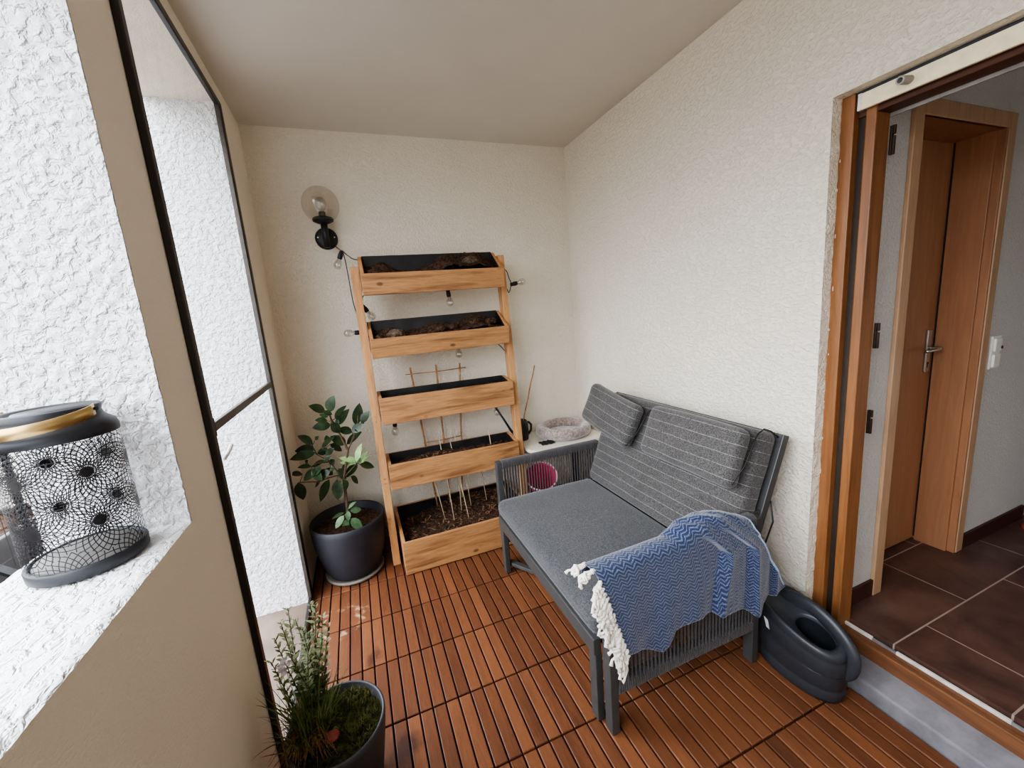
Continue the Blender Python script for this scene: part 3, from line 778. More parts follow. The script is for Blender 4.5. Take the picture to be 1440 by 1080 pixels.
def planter_box(ft, fb_, bt, bb, soilf, lumps=(), chips=0, xo=0, rise=0):
    """ft/fb_/bt/bb: (y,z) of front top, front bottom, back top, back bottom edges"""
    x0, x1 = PX0 + xo, PX1 + xo
    def plate(a, b, name, mat, dx=0, t=TH, inward=1, rz=0):
        # board spanning the width between edges a (top) and b (bottom)
        P = [(x0 + dx, b[0], b[1]), (x1 - dx, b[0], b[1]), (x1 - dx, b[0] + t * inward, b[1]), (x0 + dx, b[0] + t * inward, b[1]),
             (x0 + dx, a[0], a[1]), (x1 - dx, a[0], a[1]), (x1 - dx, a[0] + t * inward, a[1]), (x0 + dx, a[0] + t * inward, a[1])]
        P2 = [(px, py, pz + (rz if px > .5 else 0)) for px, py, pz in P]
        return MB().hexa(P2)
    fr = plate(ft, fb_, 'front', 0, rz=rise).build('planter_box', M['pine'], pt, bevel=.003)
    o = plate(bt, bb, 'back', 0, inward=-1, rz=rise).build('back_board', M['pine'], fr, bevel=.002)
    for sx, xa, xb in ((0, x0 + .0005, x0 + TH), (1, x1 - TH, x1 - .0005)):
        q = rise if sx else 0
        P = [(xa, fb_[0] + TH, fb_[1] + q), (xb, fb_[0] + TH, fb_[1] + q), (xb, bb[0] - TH, bb[1] + q), (xa, bb[0] - TH, bb[1] + q),
             (xa, ft[0] + TH, ft[1] + q), (xb, ft[0] + TH, ft[1] + q), (xb, bt[0] - TH, bt[1] + q), (xa, bt[0] - TH, bt[1] + q)]
        MB().hexa(P).build('end_board', M['pine_end'], fr, bevel=.002)
    # bottom board
    P = [(x0 + TH, fb_[0] + TH, fb_[1] + .004), (x1 - TH, fb_[0] + TH, fb_[1] + .004), (x1 - TH, bb[0] - TH, bb[1] + .004), (x0 + TH, bb[0] - TH, bb[1] + .004)]
    MB().hexa(P + [(a, b, c + TH) for a, b, c in P]).build('bottom_board', M['pine'], fr)
    # liner lapped up to the rim
    mb = MB(); e = .0025
    A = [(x0 + TH + e, ft[0] + TH + e, ft[1] - .004), (x1 - TH - e, ft[0] + TH + e, ft[1] - .004 + rise), (x1 - TH - e, bt[0] - TH - e, bt[1] + .004 + rise), (x0 + TH + e, bt[0] - TH - e, bt[1] + .002)]
    Bm = [(x0 + TH + e, fb_[0] + TH + e, fb_[1] + .03), (x1 - TH - e, fb_[0] + TH + e, fb_[1] + .03), (x1 - TH - e, bb[0] - TH - e, bb[1] + .03), (x0 + TH + e, bb[0] - TH - e, bb[1] + .03)]
    for i in range(4):
        j = (i + 1) % 4; a, b, c, d = Vector(A[i]), Vector(A[j]), Vector(Bm[j]), Vector(Bm[i])
        nn = (b - a).cross(d - a).normalized()
        mid = (Vector(A[0]) + Vector(A[2]) + Vector(Bm[0]) + Vector(Bm[2])) / 4
        if nn.dot(mid - a) < 0: nn = -nn
        mb.smooth = True
        mb.grid(lambda u, v: (a.lerp(b, u)).lerp(d.lerp(c, u), v) + nn * (.003 + .004 * nz(((a.lerp(b, u)).lerp(d.lerp(c, u), v)), 16, 7)) , 40, 6)
    mb.build('liner', M['liner'], fr)
    iy0, iy1 = ft[0] + TH + .004, bt[0] - TH - .004
    s_ = soil_grid(x0 + TH + .003, x1 - TH - .003, iy0, iy1, soilf)
    if chips:
        rc = random.Random(9); s_.smooth = False
        for k in range(chips):
            u, v = rc.random(), rc.random(); z = soilf(u, v) + .006
            c = Vector((x0 + .025 + (x1 - x0 - .05) * u, iy0 + (iy1 - iy0) * v, z)); L_ = rc.uniform(.006, .022)
            d = Vector((rc.uniform(-1, 1), rc.uniform(-1, 1), rc.uniform(-.3, .5))).normalized() * L_
            s_.cur = 1; s_.bar(c - d, c + d, rc.uniform(.004, .009), .0025)
    for (lx, ly, lz, lr, mi, sd) in lumps:
        s_.cur = mi; lump(s_, (lx, ly, lz), lr, seed=sd)
    so = s_.build('soil', [M['soil'], M['chip'], M['clump']], fr); so['kind'] = 'stuff'
    return fr
g_ = lambda u, c, w: math.exp(-((u - c) / w) ** 2)
planter_box((2.420, 1.744), (2.432, 1.626), (2.610, 1.856), (2.600, 1.66),
            lambda u, v: 1.700 + .09 * v + .058 * g_(u, .60, .10) + .075 * g_(u, .82, .16) + .035 * g_(u, .12, .08) - .02 * g_(u, .35, .12),
            [(.735, 2.49, 1.797, .044, 2, 3), (.165, 2.475, 1.752, .032, 0, 1), (.205, 2.50, 1.750, .028, 0, 2), (.60, 2.485, 1.765, .022, 0, 5)], rise=.004)
planter_box((2.410, 1.385), (2.432, 1.272), (2.600, 1.482), (2.592, 1.31),
            lambda u, v: 1.352 + .065 * v + .03 * g_(u, .5, .12) + .055 * g_(u, .80, .15) + .02 * g_(u, .12, .1),
            [(.235, 2.475, 1.398, .042, 2, 8), (.50, 2.47, 1.405, .030, 0, 6), (.58, 2.48, 1.412, .028, 0, 7), (.73, 2.49, 1.425, .038, 0, 9), (.83, 2.49, 1.425, .032, 0, 12), (.14, 2.47, 1.39, .02, 0, 13)], rise=.005)
planter_box((2.425, 1.040), (2.425, .880), (2.600, 1.058), (2.600, .90), lambda u, v: 1.008 + .008 * math.sin(7 * u), xo=.001, rise=-.007)
planter_box((2.410, .636), (2.410, .478), (2.600, .655), (2.600, .50), lambda u, v: .598 + .01 * math.sin(5 * u) + .01 * g_(u, .5, .3), chips=40, xo=.001, rise=-.008)
planter_box((2.258, .208), (2.258, .006), (2.765, .216), (2.765, .006), lambda u, v: .152 + .035 * v * (1 - g_(u, .05, .25)) - .03 * g_(u, .12, .2) * v, chips=240, xo=.012)

# bamboo trellis and canes standing in the bottom box
tr = thing('bamboo_trellis', 'fan-shaped bamboo trellis standing in the bottom planter box', 'trellis', (.47, 2.70, .16))
for (xt, zt_, xb) in ((.318, 1.165, .392), (.489, 1.165, .478), (.652, 1.155, .565)):
    mb = MB(); mb.smooth = True; n_ = 9
    mb.tube([(xt + (xb - xt) * k / n_, 2.712 + .004 * math.sin(k), zt_ + (.13 - zt_) * k / n_) for k in range(n_ + 1)], [.0065 if k % 2 else .0058 for k in range(n_ + 1)], 10)
    mb.build('upright', M['bamboo'], tr)
for (a, b) in (((.282, 2.702, 1.125), (.690, 2.702, 1.122)), ((.345, 2.702, .645), (.610, 2.702, .648))):
    mb = MB(); mb.smooth = True; mb.tube([a, ((a[0] + b[0]) / 2, 2.701, (a[2] + b[2]) / 2 - .004), b], .0036, 8); mb.build('crosspiece', M['bamboo'], tr)
cn = [((.40, 2.50, .155), (.335, 2.56, .60)), ((.45, 2.46, .15), (.43, 2.58, .70)), ((.545, 2.44, .15), (.50, 2.58, .66)), ((.52, 2.55, .16), (.545, 2.62, .73)),
      ((.60, 2.58, .16), (.56, 2.60, .66)), ((.72, 2.60, .165), (.68, 2.62, .62)), ((.78, 2.50, .16), (.765, 2.56, .72)), ((.86, 2.58, .165), (.80, 2.60, .66))]
src = None
names_ = ['pale split cane leaning left in bottom planter soil', 'pale split cane, second from the left in the bottom planter', 'pale split cane nearest the front board of the bottom planter', 'pale split cane upright behind the middle trellis bar',
          'pale split cane right of the trellis foot in bottom planter', 'pale split cane halfway along the bottom planter box', 'tallest pale split cane right of the trellis in bottom box', 'pale split cane nearest the right end of bottom planter box']
for i, (a, b) in enumerate(cn):
    mb = MB(); mb.smooth = True; A_, B_ = Vector(a), Vector(b)
    mb.tube([A_ - Vector((0, 0, .02)), A_.lerp(B_, .5) + Vector((.003, 0, 0)), B_], [.0032, .003, .0024], 7)
    tag(mb.build('plant_cane', M['cane'], None, a), names_[i], 'cane', 'pale canes stuck in the bottom planter box')

# ================================================================== STRING LIGHTS
sl = thing('string_lights', 'black cable string lights with clear bulbs wound round the ladder planter', 'string lights', (.5, 2.63, 1.8))
def bulb(s, d, sag=None):
    """s: socket top, d: direction the bulb points"""
    s = Vector(s); d = Vector(d).normalized()
    mb = MB(); mb.smooth = True
    mb.lathe([(.0001, -.006), (.010, -.005), (.0125, .002), (.0125, .014), (.0145, .018), (.0135, .040), (.012, .042), (.0001, .042)], s, 18, axis=d)
    so = mb.build('socket', M['black'], sl)
    mb = MB(); mb.smooth = True
    mb.lathe([(.010, .040), (.0115, .046), (.017, .056), (.0215, .068), (.0228, .080), (.020, .092), (.012, .100), (.0001, .1025)], s, 22, axis=d); gb = mb.build('bulb', M['clear'], so)
    mb = MB(); mb.smooth = True
    mb.lathe([(.0001, .040), (.004, .042), (.0045, .060), (.0015, .066), (.0015, .072), (.0001, .073)], s, 10, axis=d); mb.build('filament_stem', M['frost'], gb)
bl = [((.004, 2.655, 1.895), (-.42, .05, -1)), ((1.022, 2.575, 1.650), (1, -.05, .18)), ((.603, 2.625, 1.640), (.08, 0, -1)), ((.078, 2.625, 1.578), (.55, -.1, -.85)),
      ((.052, 2.625, 1.424), (-1, -.1, .02)), ((.640, 2.640, 1.302), (-.05, 0, -1)), ((.171, 2.635, .852), (-.06, 0, -1)), ((.872, 2.685, .850), (.12, 0, -1))]
for s, d in bl: bulb(s, d)
def wire(pts, r=.0028):
    P = []
    pts = [Vector(p) for p in pts]
    for i in range(len(pts) - 1):
        p0 = pts[max(0, i - 1)]; p1 = pts[i]; p2 = pts[i + 1]; p3 = pts[min(len(pts) - 1, i + 2)]
        for k in range(8):
            t = k / 8
            P.append(.5 * ((2 * p1) + (p2 - p0) * t + (2 * p0 - 5 * p1 + 4 * p2 - p3) * t * t + (3 * p1 - p0 - 3 * p2 + p3) * t ** 3))
    P.append(pts[-1]); mb = MB(); mb.smooth = True; mb.tube(P, r, 8); return mb
wire([(-.03, 2.785, 1.955), (-.002, 2.70, 1.915), (.012, 2.655, 1.900), (.04, 2.64, 1.870), (.09, 2.63, 1.845), (.30, 2.635, 1.83), (.55, 2.64, 1.80), (.80, 2.64, 1.79), (.98, 2.60, 1.76), (1.012, 2.58, 1.69), (1.020, 2.575, 1.650),
      (1.005, 2.59, 1.60), (.985, 2.62, 1.64), (.80, 2.635, 1.70), (.603, 2.632, 1.655), (.4, 2.64, 1.70), (.12, 2.64, 1.66), (.078, 2.63, 1.584)]).build('cable', M['cable'], sl)
wire([(.012, 2.655, 1.900), (.018, 2.63, 1.84), (.022, 2.61, 1.75), (.028, 2.60, 1.6), (.045, 2.62, 1.50), (.054, 2.63, 1.428), (.06, 2.64, 1.40), (.25, 2.62, 1.36), (.45, 2.62, 1.35), (.64, 2.63, 1.312), (.80, 2.62, 1.34), (.955, 2.60, 1.20), (.985, 2.55, .99),
      (.982, 2.52, .90), (.95, 2.60, .84), (.91, 2.68, .85), (.872, 2.69, .858), (.7, 2.64, .93), (.45, 2.64, .93), (.171, 2.64, .858)]).build('cable', M['cable'], sl)

# ================================================================== LEAFY POT PLANT (back left corner)
PC = (-.180, 2.478)
tp = thing('potted_shrub', 'leafy green shrub in a matt blue-black pot in the back left corner', 'potted plant', (*PC, 0))
LV= [(-0.184, 2.413, 1.012, -0.151, 2.397, 1.088), (-0.203, 2.435, 1.011, -0.265, 2.422, 1.055), (-0.167, 2.389, 0.999, -0.205, 2.385, 1.022), (-0.165, 2.509, 0.948, -0.106, 2.521, 1.006), (-0.154, 2.487, 0.914, -0.093, 2.476, 0.988), (-0.187, 2.455, 0.927, -0.268, 2.446, 0.931), (-0.197, 2.404, 0.965, -0.246, 2.388, 0.981), (-0.183, 2.41, 0.945, -0.148, 2.427, 0.891), (-0.059, 2.496, 0.894, -0.025, 2.508, 0.999), (-0.027, 2.492, 0.906, 0.03, 2.48, 0.958), (-0.078, 2.423, 0.87, -0.03, 2.428, 0.909), (-0.083, 2.482, 0.856, -0.147, 2.497, 0.885), (-0.124, 2.503, 0.786, -0.047, 2.487, 0.844), (-0.126, 2.465, 0.797, -0.189, 2.472, 0.85), (-0.294, 2.451, 0.835, -0.348, 2.438, 0.893), (-0.287, 2.446, 0.786, -0.397, 2.43, 0.782), (-0.295, 2.511, 0.789, -0.385, 2.525, 0.794), (-0.253, 2.457, 0.805, -0.191, 2.449, 0.852), (-0.212, 2.507, 0.802, -0.162, 2.51, 0.758), (-0.284, 2.504, 0.763, -0.233, 2.517, 0.765), (-0.238, 2.451, 0.758, -0.197, 2.448, 0.788), (-0.25, 2.464, 0.727, -0.307, 2.461, 0.707), (-0.314, 2.403, 0.725, -0.37, 2.395, 0.736), (-0.378, 2.494, 0.662, -0.426, 2.475, 0.679), (-0.291, 2.386, 0.705, -0.353, 2.392, 0.665), (-0.227, 2.419, 0.671, -0.294, 2.421, 0.657), (-0.398, 2.446, 0.634, -0.39, 2.44, 0.544), (-0.248, 2.52, 0.588, -0.307, 2.507, 0.489), (-0.201, 2.438, 0.608, -0.208, 2.426, 0.504), (-0.186, 2.469, 0.661, -0.157, 2.46, 0.606), (-0.125, 2.43, 0.614, -0.096, 2.44, 0.565), (-0.068, 2.425, 0.675, -0.002, 2.427, 0.647), (-0.081, 2.507, 0.651, -0.15, 2.491, 0.602), (-0.162, 2.389, 0.617, -0.154, 2.378, 0.569), (-0.292, 2.487, 0.602, -0.322, 2.492, 0.573), (-0.2, 2.413, 0.684, -0.226, 2.406, 0.679), (-0.248, 2.405, 0.742, -0.213, 2.403, 0.764), (-0.303, 2.386, 0.716, -0.285, 2.394, 0.677), (-0.255, 2.505, 0.663, -0.229, 2.524, 0.617), (-0.35, 2.483, 0.742, -0.344, 2.501, 0.719)]
LI= [(-0.082, 2.383, 0.71, -0.045, 2.374, 0.808), (-0.08, 2.515, 0.656, -0.017, 2.526, 0.714), (-0.08, 2.437, 0.691, -0.169, 2.455, 0.729), (-0.086, 2.467, 0.674, -0.171, 2.48, 0.692), (-0.063, 2.421, 0.684, -0.005, 2.409, 0.718), (-0.166, 2.412, 0.43, -0.12, 2.398, 0.467), (-0.157, 2.403, 0.418, -0.098, 2.422, 0.403), (-0.167, 2.396, 0.424, -0.174, 2.377, 0.371), (-0.189, 2.356, 0.419, -0.241, 2.343, 0.364), (-0.194, 2.46, 0.345, -0.189, 2.454, 0.247), (-0.159, 2.391, 0.377, -0.109, 2.375, 0.301), (-0.198, 2.487, 0.377, -0.265, 2.484, 0.361)]
BR= [[(-0.173, 2.46, 0.41), (-0.17, 2.46, 0.488), (-0.166, 2.46, 0.591), (-0.15, 2.46, 0.656), (-0.12, 2.46, 0.76), (-0.149, 2.46, 0.866), (-0.18, 2.46, 0.953), (-0.186, 2.46, 1.003)], [(-0.12, 2.46, 0.76), (-0.079, 2.46, 0.836), (-0.046, 2.46, 0.909), (-0.04, 2.46, 0.954)], [(-0.167, 2.46, 0.587), (-0.189, 2.46, 0.639), (-0.223, 2.46, 0.714), (-0.286, 2.46, 0.773), (-0.299, 2.46, 0.829)], [(-0.166, 2.46, 0.591), (-0.195, 2.46, 0.624), (-0.251, 2.46, 0.62), (-0.297, 2.46, 0.609), (-0.393, 2.46, 0.628)], [(-0.16, 2.46, 0.607), (-0.113, 2.46, 0.648), (-0.078, 2.46, 0.679)], [(-0.223, 2.46, 0.714), (-0.287, 2.46, 0.72), (-0.322, 2.46, 0.704)]]
mb = MB(); mb.smooth = True
mb.lathe([(.0001, .006), (.150, .006), (.165, .010), (.168, .022), (.163, .026), (.150, .020), (.0001, .018)], (*PC, 0), 56); mb.build('saucer', M['tray'], tp)
mb = MB(); mb.smooth = True
mb.lathe([(.0001, .022), (.135, .022), (.146, .028), (.165, .075), (.188, .15), (.203, .24), (.209, .32), (.208, .352), (.203, .358), (.197, .352), (.196, .30), (.0001, .295)], (*PC, 0), 72); mb.build('pot', M['pot'], tp)
mb = MB(); mb.smooth = True
def sf(u, v):
    a = 2 * PI * u; r = .195 * v; p = (PC[0] + r * math.cos(a), PC[1] + r * math.sin(a), 0)
    return Vector((p[0], p[1], .305 + .008 * nz(p, 22, 1) + .006 * nz(p, 60, 3)))
mb.grid(sf, 60, 16); o = mb.build('soil', M['soil'], tp); o['kind'] = 'stuff'
mb = MB(); mb.smooth = True
for i, b in enumerate(BR):
    b = [Vector(p) for p in b]
    if i == 0: b = [Vector((-.174, 2.46, .29))] + b
    n_ = len(b)
    mb.tube(b, [(.0095 if i == 0 else .0048) * (1 - .62 * k / n_) for k in range(n_)], 8)
mb.build('trunk', M['bark'], tp)
BRP = [Vector(p) for b in BR for p in b]
rl_ = random.Random(3)
def put_leaves(LL, mb, wr=.52, grow=1.0):
    for l in LL:
        a, b = Vector(l[:3]), Vector(l[3:]); b = a + (b - a) * grow; a.x = min(a.x, .006); b.x = min(b.x, .026); d = b - a
        view = (Vector((0, 0, 1.485)) - a).normalized()
        nrm = (view * .75 + Vector((0, 0, 1)) * .55 + Vector((rl_.uniform(-.5, .5), rl_.uniform(-.5, .5), rl_.uniform(-.2, .4)))).normalized()
        w = max(.022, min(.062, d.length * wr * rl_.uniform(.92, 1.15)))
        mb.leaf(a, b, w, nrm, .18, .10, 7)
        q = min(BRP, key=lambda p: (p - a).length)
        if (q - a).length < .14: mb.tube([q, (q + a) / 2 + Vector((0, 0, -.004)), a], [.0016, .0014, .0012], 5)
mb = MB(); mb.smooth = True
XL_ = [tuple(v + rl_.uniform(-.028, .028) for v in l[:3]) for l in LV if rl_.random() < .5]
put_leaves(LV, mb, .64, 1.18); put_leaves([l + tuple(v + rl_.uniform(-.05, .05) for v in l) for l in XL_], mb, .6, 1.0); mb.build('foliage', M['leaf'], tp)
mb = MB(); mb.smooth = True
put_leaves(LI[:5], mb, .36, 1.05); o = mb.build('young_leaves', M['leafnew'], tp); tag(o, 'pale fresh leaves at the tip of one branch')
mb = MB(); mb.smooth = True
mb.tube([(-.172, 2.45, .30), (-.172, 2.42, .36), (-.168, 2.40, .43)], [.004, .003, .002], 6)
BRP += [Vector((-.172, 2.42, .36)), Vector((-.168, 2.40, .43))]
put_leaves(LI[5:], mb, .5, 1.05); mb.build('sprout', leafmat('mid green leaf', rgb(72, 104, 72), rgb(112, 142, 100)), tp)

# ================================================================== POT OF HERBS (front left)
HC = (-.212, 1.205)
hp = thing('herb_pot', 'grey pot with grass clump, pale leafy stems and moss beside the insect screen', 'potted plant', (*HC, 0))
RT = .142
mb = MB(); mb.smooth = True
mb.lathe([(.0001, .004), (.098, .004), (.104, .010), (.118, .10), (.134, .20), (RT, .262), (RT + .001, .282), (RT - .003, .285), (RT - .008, .280), (RT - .012, .245), (.0001, .24)], (*HC, 0), 72); mb.build('pot', M['potgrey'], hp)
def hs(u, v):
    a = 2 * PI * u; r = (RT - .011) * v; p = (HC[0] + r * math.cos(a), HC[1] + r * math.sin(a), 0)
    bumpy = .028 * max(0, nz(p, 24, 5) + .25) + .012 * nz(p, 70, 2)
    side = max(0, min(1, (p[0] - HC[0] + .07) / .06)) * max(0, min(1, (p[1] - HC[1] + .075) / .05))
    return Vector((p[0], p[1], .256 + bumpy * side + .006 * nz(p, 60, 1)))
mb = MB(); mb.smooth = True; mb.grid(hs, 140, 40); o = mb.build('moss', M['moss'], hp); o['kind'] = 'stuff'
rg = random.Random(21)
mb = MB(); mb.smooth = True
for k in range(900):
    a = rg.uniform(-1.1, 2.0); r = rg.uniform(.03, .122); p = Vector((HC[0] + r * math.cos(a), HC[1] + r * math.sin(a), .266))
    h = rg.uniform(.008, .026); t = p + Vector((rg.uniform(-.010, .010), rg.uniform(-.010, .010), h))
    mb.leaf(p, t, rg.uniform(.003, .006), (rg.uniform(-1, 1), rg.uniform(-1, 1), .4), .1, .1, 2)
o = mb.build('moss_tufts', leafmat('moss green', rgb(54, 58, 28), rgb(112, 114, 60), .8), hp); o['kind'] = 'stuff'
GC = Vector((HC[0] - .070, HC[1] - .005, .262))
def blade(mb, base, tip, w, sagf, n=7):
    base, tip = Vector(base), Vector(tip); d = tip - base; side = d.cross(Vector((rg.uniform(-1, 1), rg.uniform(-1, 1), .2))).normalized()
    vs = []
    for i in range(n + 1):
        t = i / n; p = base + d * t + Vector((0, 0, sagf * 4 * t * (1 - t))); ww = w * (1 - t) ** .6 * .5
        vs += [p + side * ww, p - side * ww]
    mb.add(vs, [(2 * i, 2 * i + 1, 2 * i + 3, 2 * i + 2) for i in range(n)])
mb = MB(); mb.smooth = True
for k in range(230):
    a = rg.uniform(0, 2 * PI); s = abs(rg.gauss(0, .5)); L_ = rg.uniform(.12, .245)
    d = Vector((math.cos(a) * s, math.sin(a) * s, 1)).normalized() * L_
    b = GC + Vector((rg.gauss(0, .022), rg.gauss(0, .022), rg.uniform(-.02, .0)))
    t = b + d; t.x = max(t.x, XL + .032 + rg.uniform(0, .02)) if t.y > 1.33 else max(t.x, XL + .006)
    blade(mb, b, t, rg.uniform(.003, .0055), rg.uniform(.005, .03))
o = mb.build('grass_clump', M['grass'], hp); o['kind'] = 'stuff'
mb = MB(); mb.smooth = True
for k in range(210):
    a = rg.uniform(2.4, 5.6); L_ = rg.uniform(.05, .13)
    b = GC + Vector((rg.gauss(0, .020), rg.gauss(0, .02), rg.uniform(-.01, .045)))
    t = b + Vector((math.cos(a) * L_ * .7, math.sin(a) * L_ * .7, rg.uniform(-.05, .02))); t.x = max(t.x, XL + .006)
    m_ = (b + t) / 2 + Vector((0, 0, rg.uniform(.01, .035)))
    mb.tube([b, m_, t], [.0012, .001, .0006], 4)
o = mb.build('dry_roots', M['dry'], hp); o['kind'] = 'stuff'
tips = [(-.283, 1.22, .695), (-.305, 1.21, .665), (-.330, 1.22, .615), (-.255, 1.21, .625), (-.215, 1.24, .668), (-.192, 1.24, .590), (-.212, 1.22, .565), (-.252, 1.2, .545), (-.30, 1.2, .57), (-.275, 1.24, .64), (-.24, 1.22, .60), (-.225, 1.25, .53),
        (-.345, 1.2, .56), (-.27, 1.2, .50), (-.205, 1.25, .62), (-.235, 1.27, .655), (-.31, 1.24, .60), (-.262, 1.27, .585)]
ms = MB(); ms.smooth = True; ml = MB(); ml.smooth = True
for tx, ty, tz in tips:
    b = GC + Vector((rg.uniform(-.02, .045), rg.uniform(0, .05), -.01)); t = Vector((tx, ty, tz)); m_ = b.lerp(t, .5) + Vector((rg.uniform(-.015, .015), rg.uniform(-.015, .015), .02))
    P = [b.lerp(m_, k / 6).lerp(m_.lerp(t, k / 6), k / 6) for k in range(7)]
    ms.tube(P, [.0022 - .0002 * k for k in range(7)], 6)
    for j in range(40):
        u = .28 + .72 * j / 39; k = min(5, int(u * 6)); p = P[k].lerp(P[k + 1], u * 6 - k)
        ang = j * 2.4; out = Vector((math.cos(ang), math.sin(ang), .55 + .5 * u)).normalized(); L_ = rg.uniform(.016, .032) * (1.15 - .4 * u)
        q = p + out * L_; q.x = max(q.x, XL + .004)
        ml.cur = 1 if u > .55 and rg.random() < .75 else 0
        ml.leaf(p, q, L_ * .36, (rg.uniform(-.4, .4), rg.uniform(-.6, .1), 1), .2, .2, 3)
ms.build('stems', M['bark'], hp)
o = ml.build('stem_leaves', [leafmat('olive green leaf', rgb(62, 82, 44), rgb(104, 122, 74)), M['leafpale']], hp)
mb = MB(); mb.smooth = True
for k in range(9):
    p = Vector((-.315, 1.19, .545)) + Vector((rg.gauss(0, .008), rg.gauss(0, .006), rg.gauss(0, .018)))
    for q in range(4):
        a = q * PI / 2 + k; mb.leaf(p, p + Vector((math.cos(a) * .010, -.004, math.sin(a) * .010)), .008, (0, -1, .3), .1, .1, 3)
mb.tube([(-.29, 1.21, .28), (-.305, 1.2, .42), (-.315, 1.192, .565)], [.0018, .0015, .001], 6)
mb.build('flower_head', plain('white petals', rgb(226, 222, 232), .7), hp)
mb = MB(); mb.smooth = True
lump(mb, (-.222, 1.165, .280), .017, (1.1, 1, .8), 4)
o = tag(mb.build('red_pebble', M['red'], None, (-.222, 1.165, .266)), 'small red lump lying in the herb pot beside the grass clump', 'pebble')

# ================================================================== SOFA
S0, S1 = 1.000, 2.100
so_ = thing('garden_sofa', 'anthracite metal two-seat sofa with rope-woven arms standing along the right wall', 'sofa', (1.0, 1.55, 0))
ZA = .648
AX0, AX1 = .645, 1.345
def arm(y0, y1):
    parts = []
    mb = MB(); mb.box(AX0, AX0 + .032, y0, y1, .002, ZA); mb.build('leg', M['frame'], so_, bevel=.003)
    mb = MB(); mb.box(AX1 - .032, AX1, y0, y1, .002, ZA - .01); mb.build('leg', M['frame'], so_, bevel=.003)
    yc = (y0 + y1) / 2; hw = (y1 - y0) / 2
    mb = MB(); mb.box(AX0 + .032, AX1 - .032, y0 + .006, y1 - .006, ZA - .034, ZA - .004); ar = mb.build('arm_rail', M['frame'], so_, bevel=.003)
    mb = MB(); mb.box(AX0 + .032, AX1 - .032, y0 + .006, y1 - .006, .160, .192); br_ = mb.build('lower_rail', M['frame'], so_, bevel=.003)
    mb = MB(); mb.smooth = True
    n_ = 38; x0, x1 = AX0 + .040, AX1 - .038
    for k in range(n_):
        x = x0 + (x1 - x0) * k / (n_ - 1); r = .0034; g = .0035
        ya_, yb_ = y0 + .003, y1 - .003; zt_, zb_ = ZA + .001, .154
        P = [(x, ya_, zb_ + .008), (x, ya_, zb_ + .05), (x, ya_ + .001, .40), (x, ya_, zt_ - .045), (x, ya_, zt_ - .008), (x, ya_ + .008, zt_), (x, yb_ - .008, zt_), (x, yb_, zt_ - .008), (x, yb_, zt_ - .045), (x, yb_ - .001, .40), (x, yb_, zb_ + .05), (x, yb_, zb_ + .008), (x, yb_ - .008, zb_), (x, ya_ + .008, zb_)]
        mb.tube(P, r, 6, closed=True)
    mb.build('rope_weave', M['rope'], so_)
    # rope wound round both rails
    for zc, own in ((ZA - .018, ar), (.176, br_)):
        mb = MB(); mb.smooth = True
        for k in range(72):
            x = AX0 + .036 + (AX1 - AX0 - .072) * k / 71
            P = [(x, y0 + .001, zc - .014), (x, y0 + .001, zc + .014), (x, y0 + .008, zc + .0195), (x, y1 - .008, zc + .0195), (x, y1 - .001, zc + .014), (x, y1 - .001, zc - .014), (x, y1 - .008, zc - .0195), (x, y0 + .008, zc - .0195)]
            mb.tube(P, .0046, 5, closed=True)
        mb.build('rope_wrap', M['rope'], own)
arm(S0, S0 + .043); arm(S1 - .043, S1)
# inner pull-out frame
yi0, yi1 = S0 + .062, S1 - .056
mb = MB(); mb.box(.623, .653, yi0, yi1, .280, .345); mb.build('seat_rail', M['frame'], so_, bevel=.003)
mb = MB(); mb.box(1.26, 1.30, yi0, yi1, .285, .335); mb.build('seat_rail', M['frame'], so_, bevel=.003)
for y0 in (yi0, yi1 - .045):
    mb = MB(); mb.box(.628, .656, y0, y0 + .045, .002, .283); mb.build('leg', M['frame'], so_, bevel=.003)
for y0 in (yi0, yi1 - .03): MB().box(.668, 1.26, y0, y0 + .03, .295, .335).build('side_rail', M['frame'], so_, bevel=.003)
mb = MB(); mb.bar((.66, 2.035, .050), (.86, 1.72, .050), .03, .02); mb.build('floor_brace', M['frame'], so_, bevel=.002)
mb = MB()
for k in range(12):
    y = yi0 + .07 + (yi1 - yi0 - .14) * k / 11; mb.box(.655, 1.27, y - .02, y + .02, .336, .346)
mb.build('seat_slats', M['frame'], so_, bevel=.002)
# reclined back
AL = math.radians(20.3); BU = Vector((math.sin(AL), 0, math.cos(AL))); BN = Vector((math.cos(AL), 0, -math.sin(AL))); BP = Vector((1.20, 0, .43))
def bp_(y, u, off): return BP + Vector((0, y, 0)) + BU * u + BN * off
def bhex(y0, y1, u0, u1, o0, o1):
    return [bp_(y0, u0, o0), bp_(y1, u0, o0), bp_(y1, u0, o1), bp_(y0, u0, o1), bp_(y0, u1, o0), bp_(y1, u1, o0), bp_(y1, u1, o1), bp_(y0, u1, o1)]
mb = MB(); mb.hexa(bhex(1.042, 1.072, -.12, .568, .118, .152)); mb.hexa(bhex(2.10, 2.13, -.12, .568, .118, .152)); mb.hexa(bhex(1.072, 2.10, .538, .568, .118, .152)); mb.hexa(bhex(1.072, 2.10, -.12, -.09, .118, .152))
bf = mb.build('back_frame', M['frame'], so_, bevel=.003)
mb = MB(); mb.hexa(bhex(1.072, 2.10, -.09, .538, .124, .146)); mb.build('back_panel', M['panel'], so_)
for a_, b_ in (((1.33, 1.058, .62), bp_(1.058, .25, .135)), ((1.33, 2.06, .62), bp_(2.112, .25, .135)), (bp_(1.058, -.10, .13), (1.28, 1.075, .33)), (bp_(2.112, -.10, .13), (1.28, 2.03, .33))):
    MB().bar(a_, b_, .022, .024).build('back_bracket', M['frame'], so_, bevel=.002)
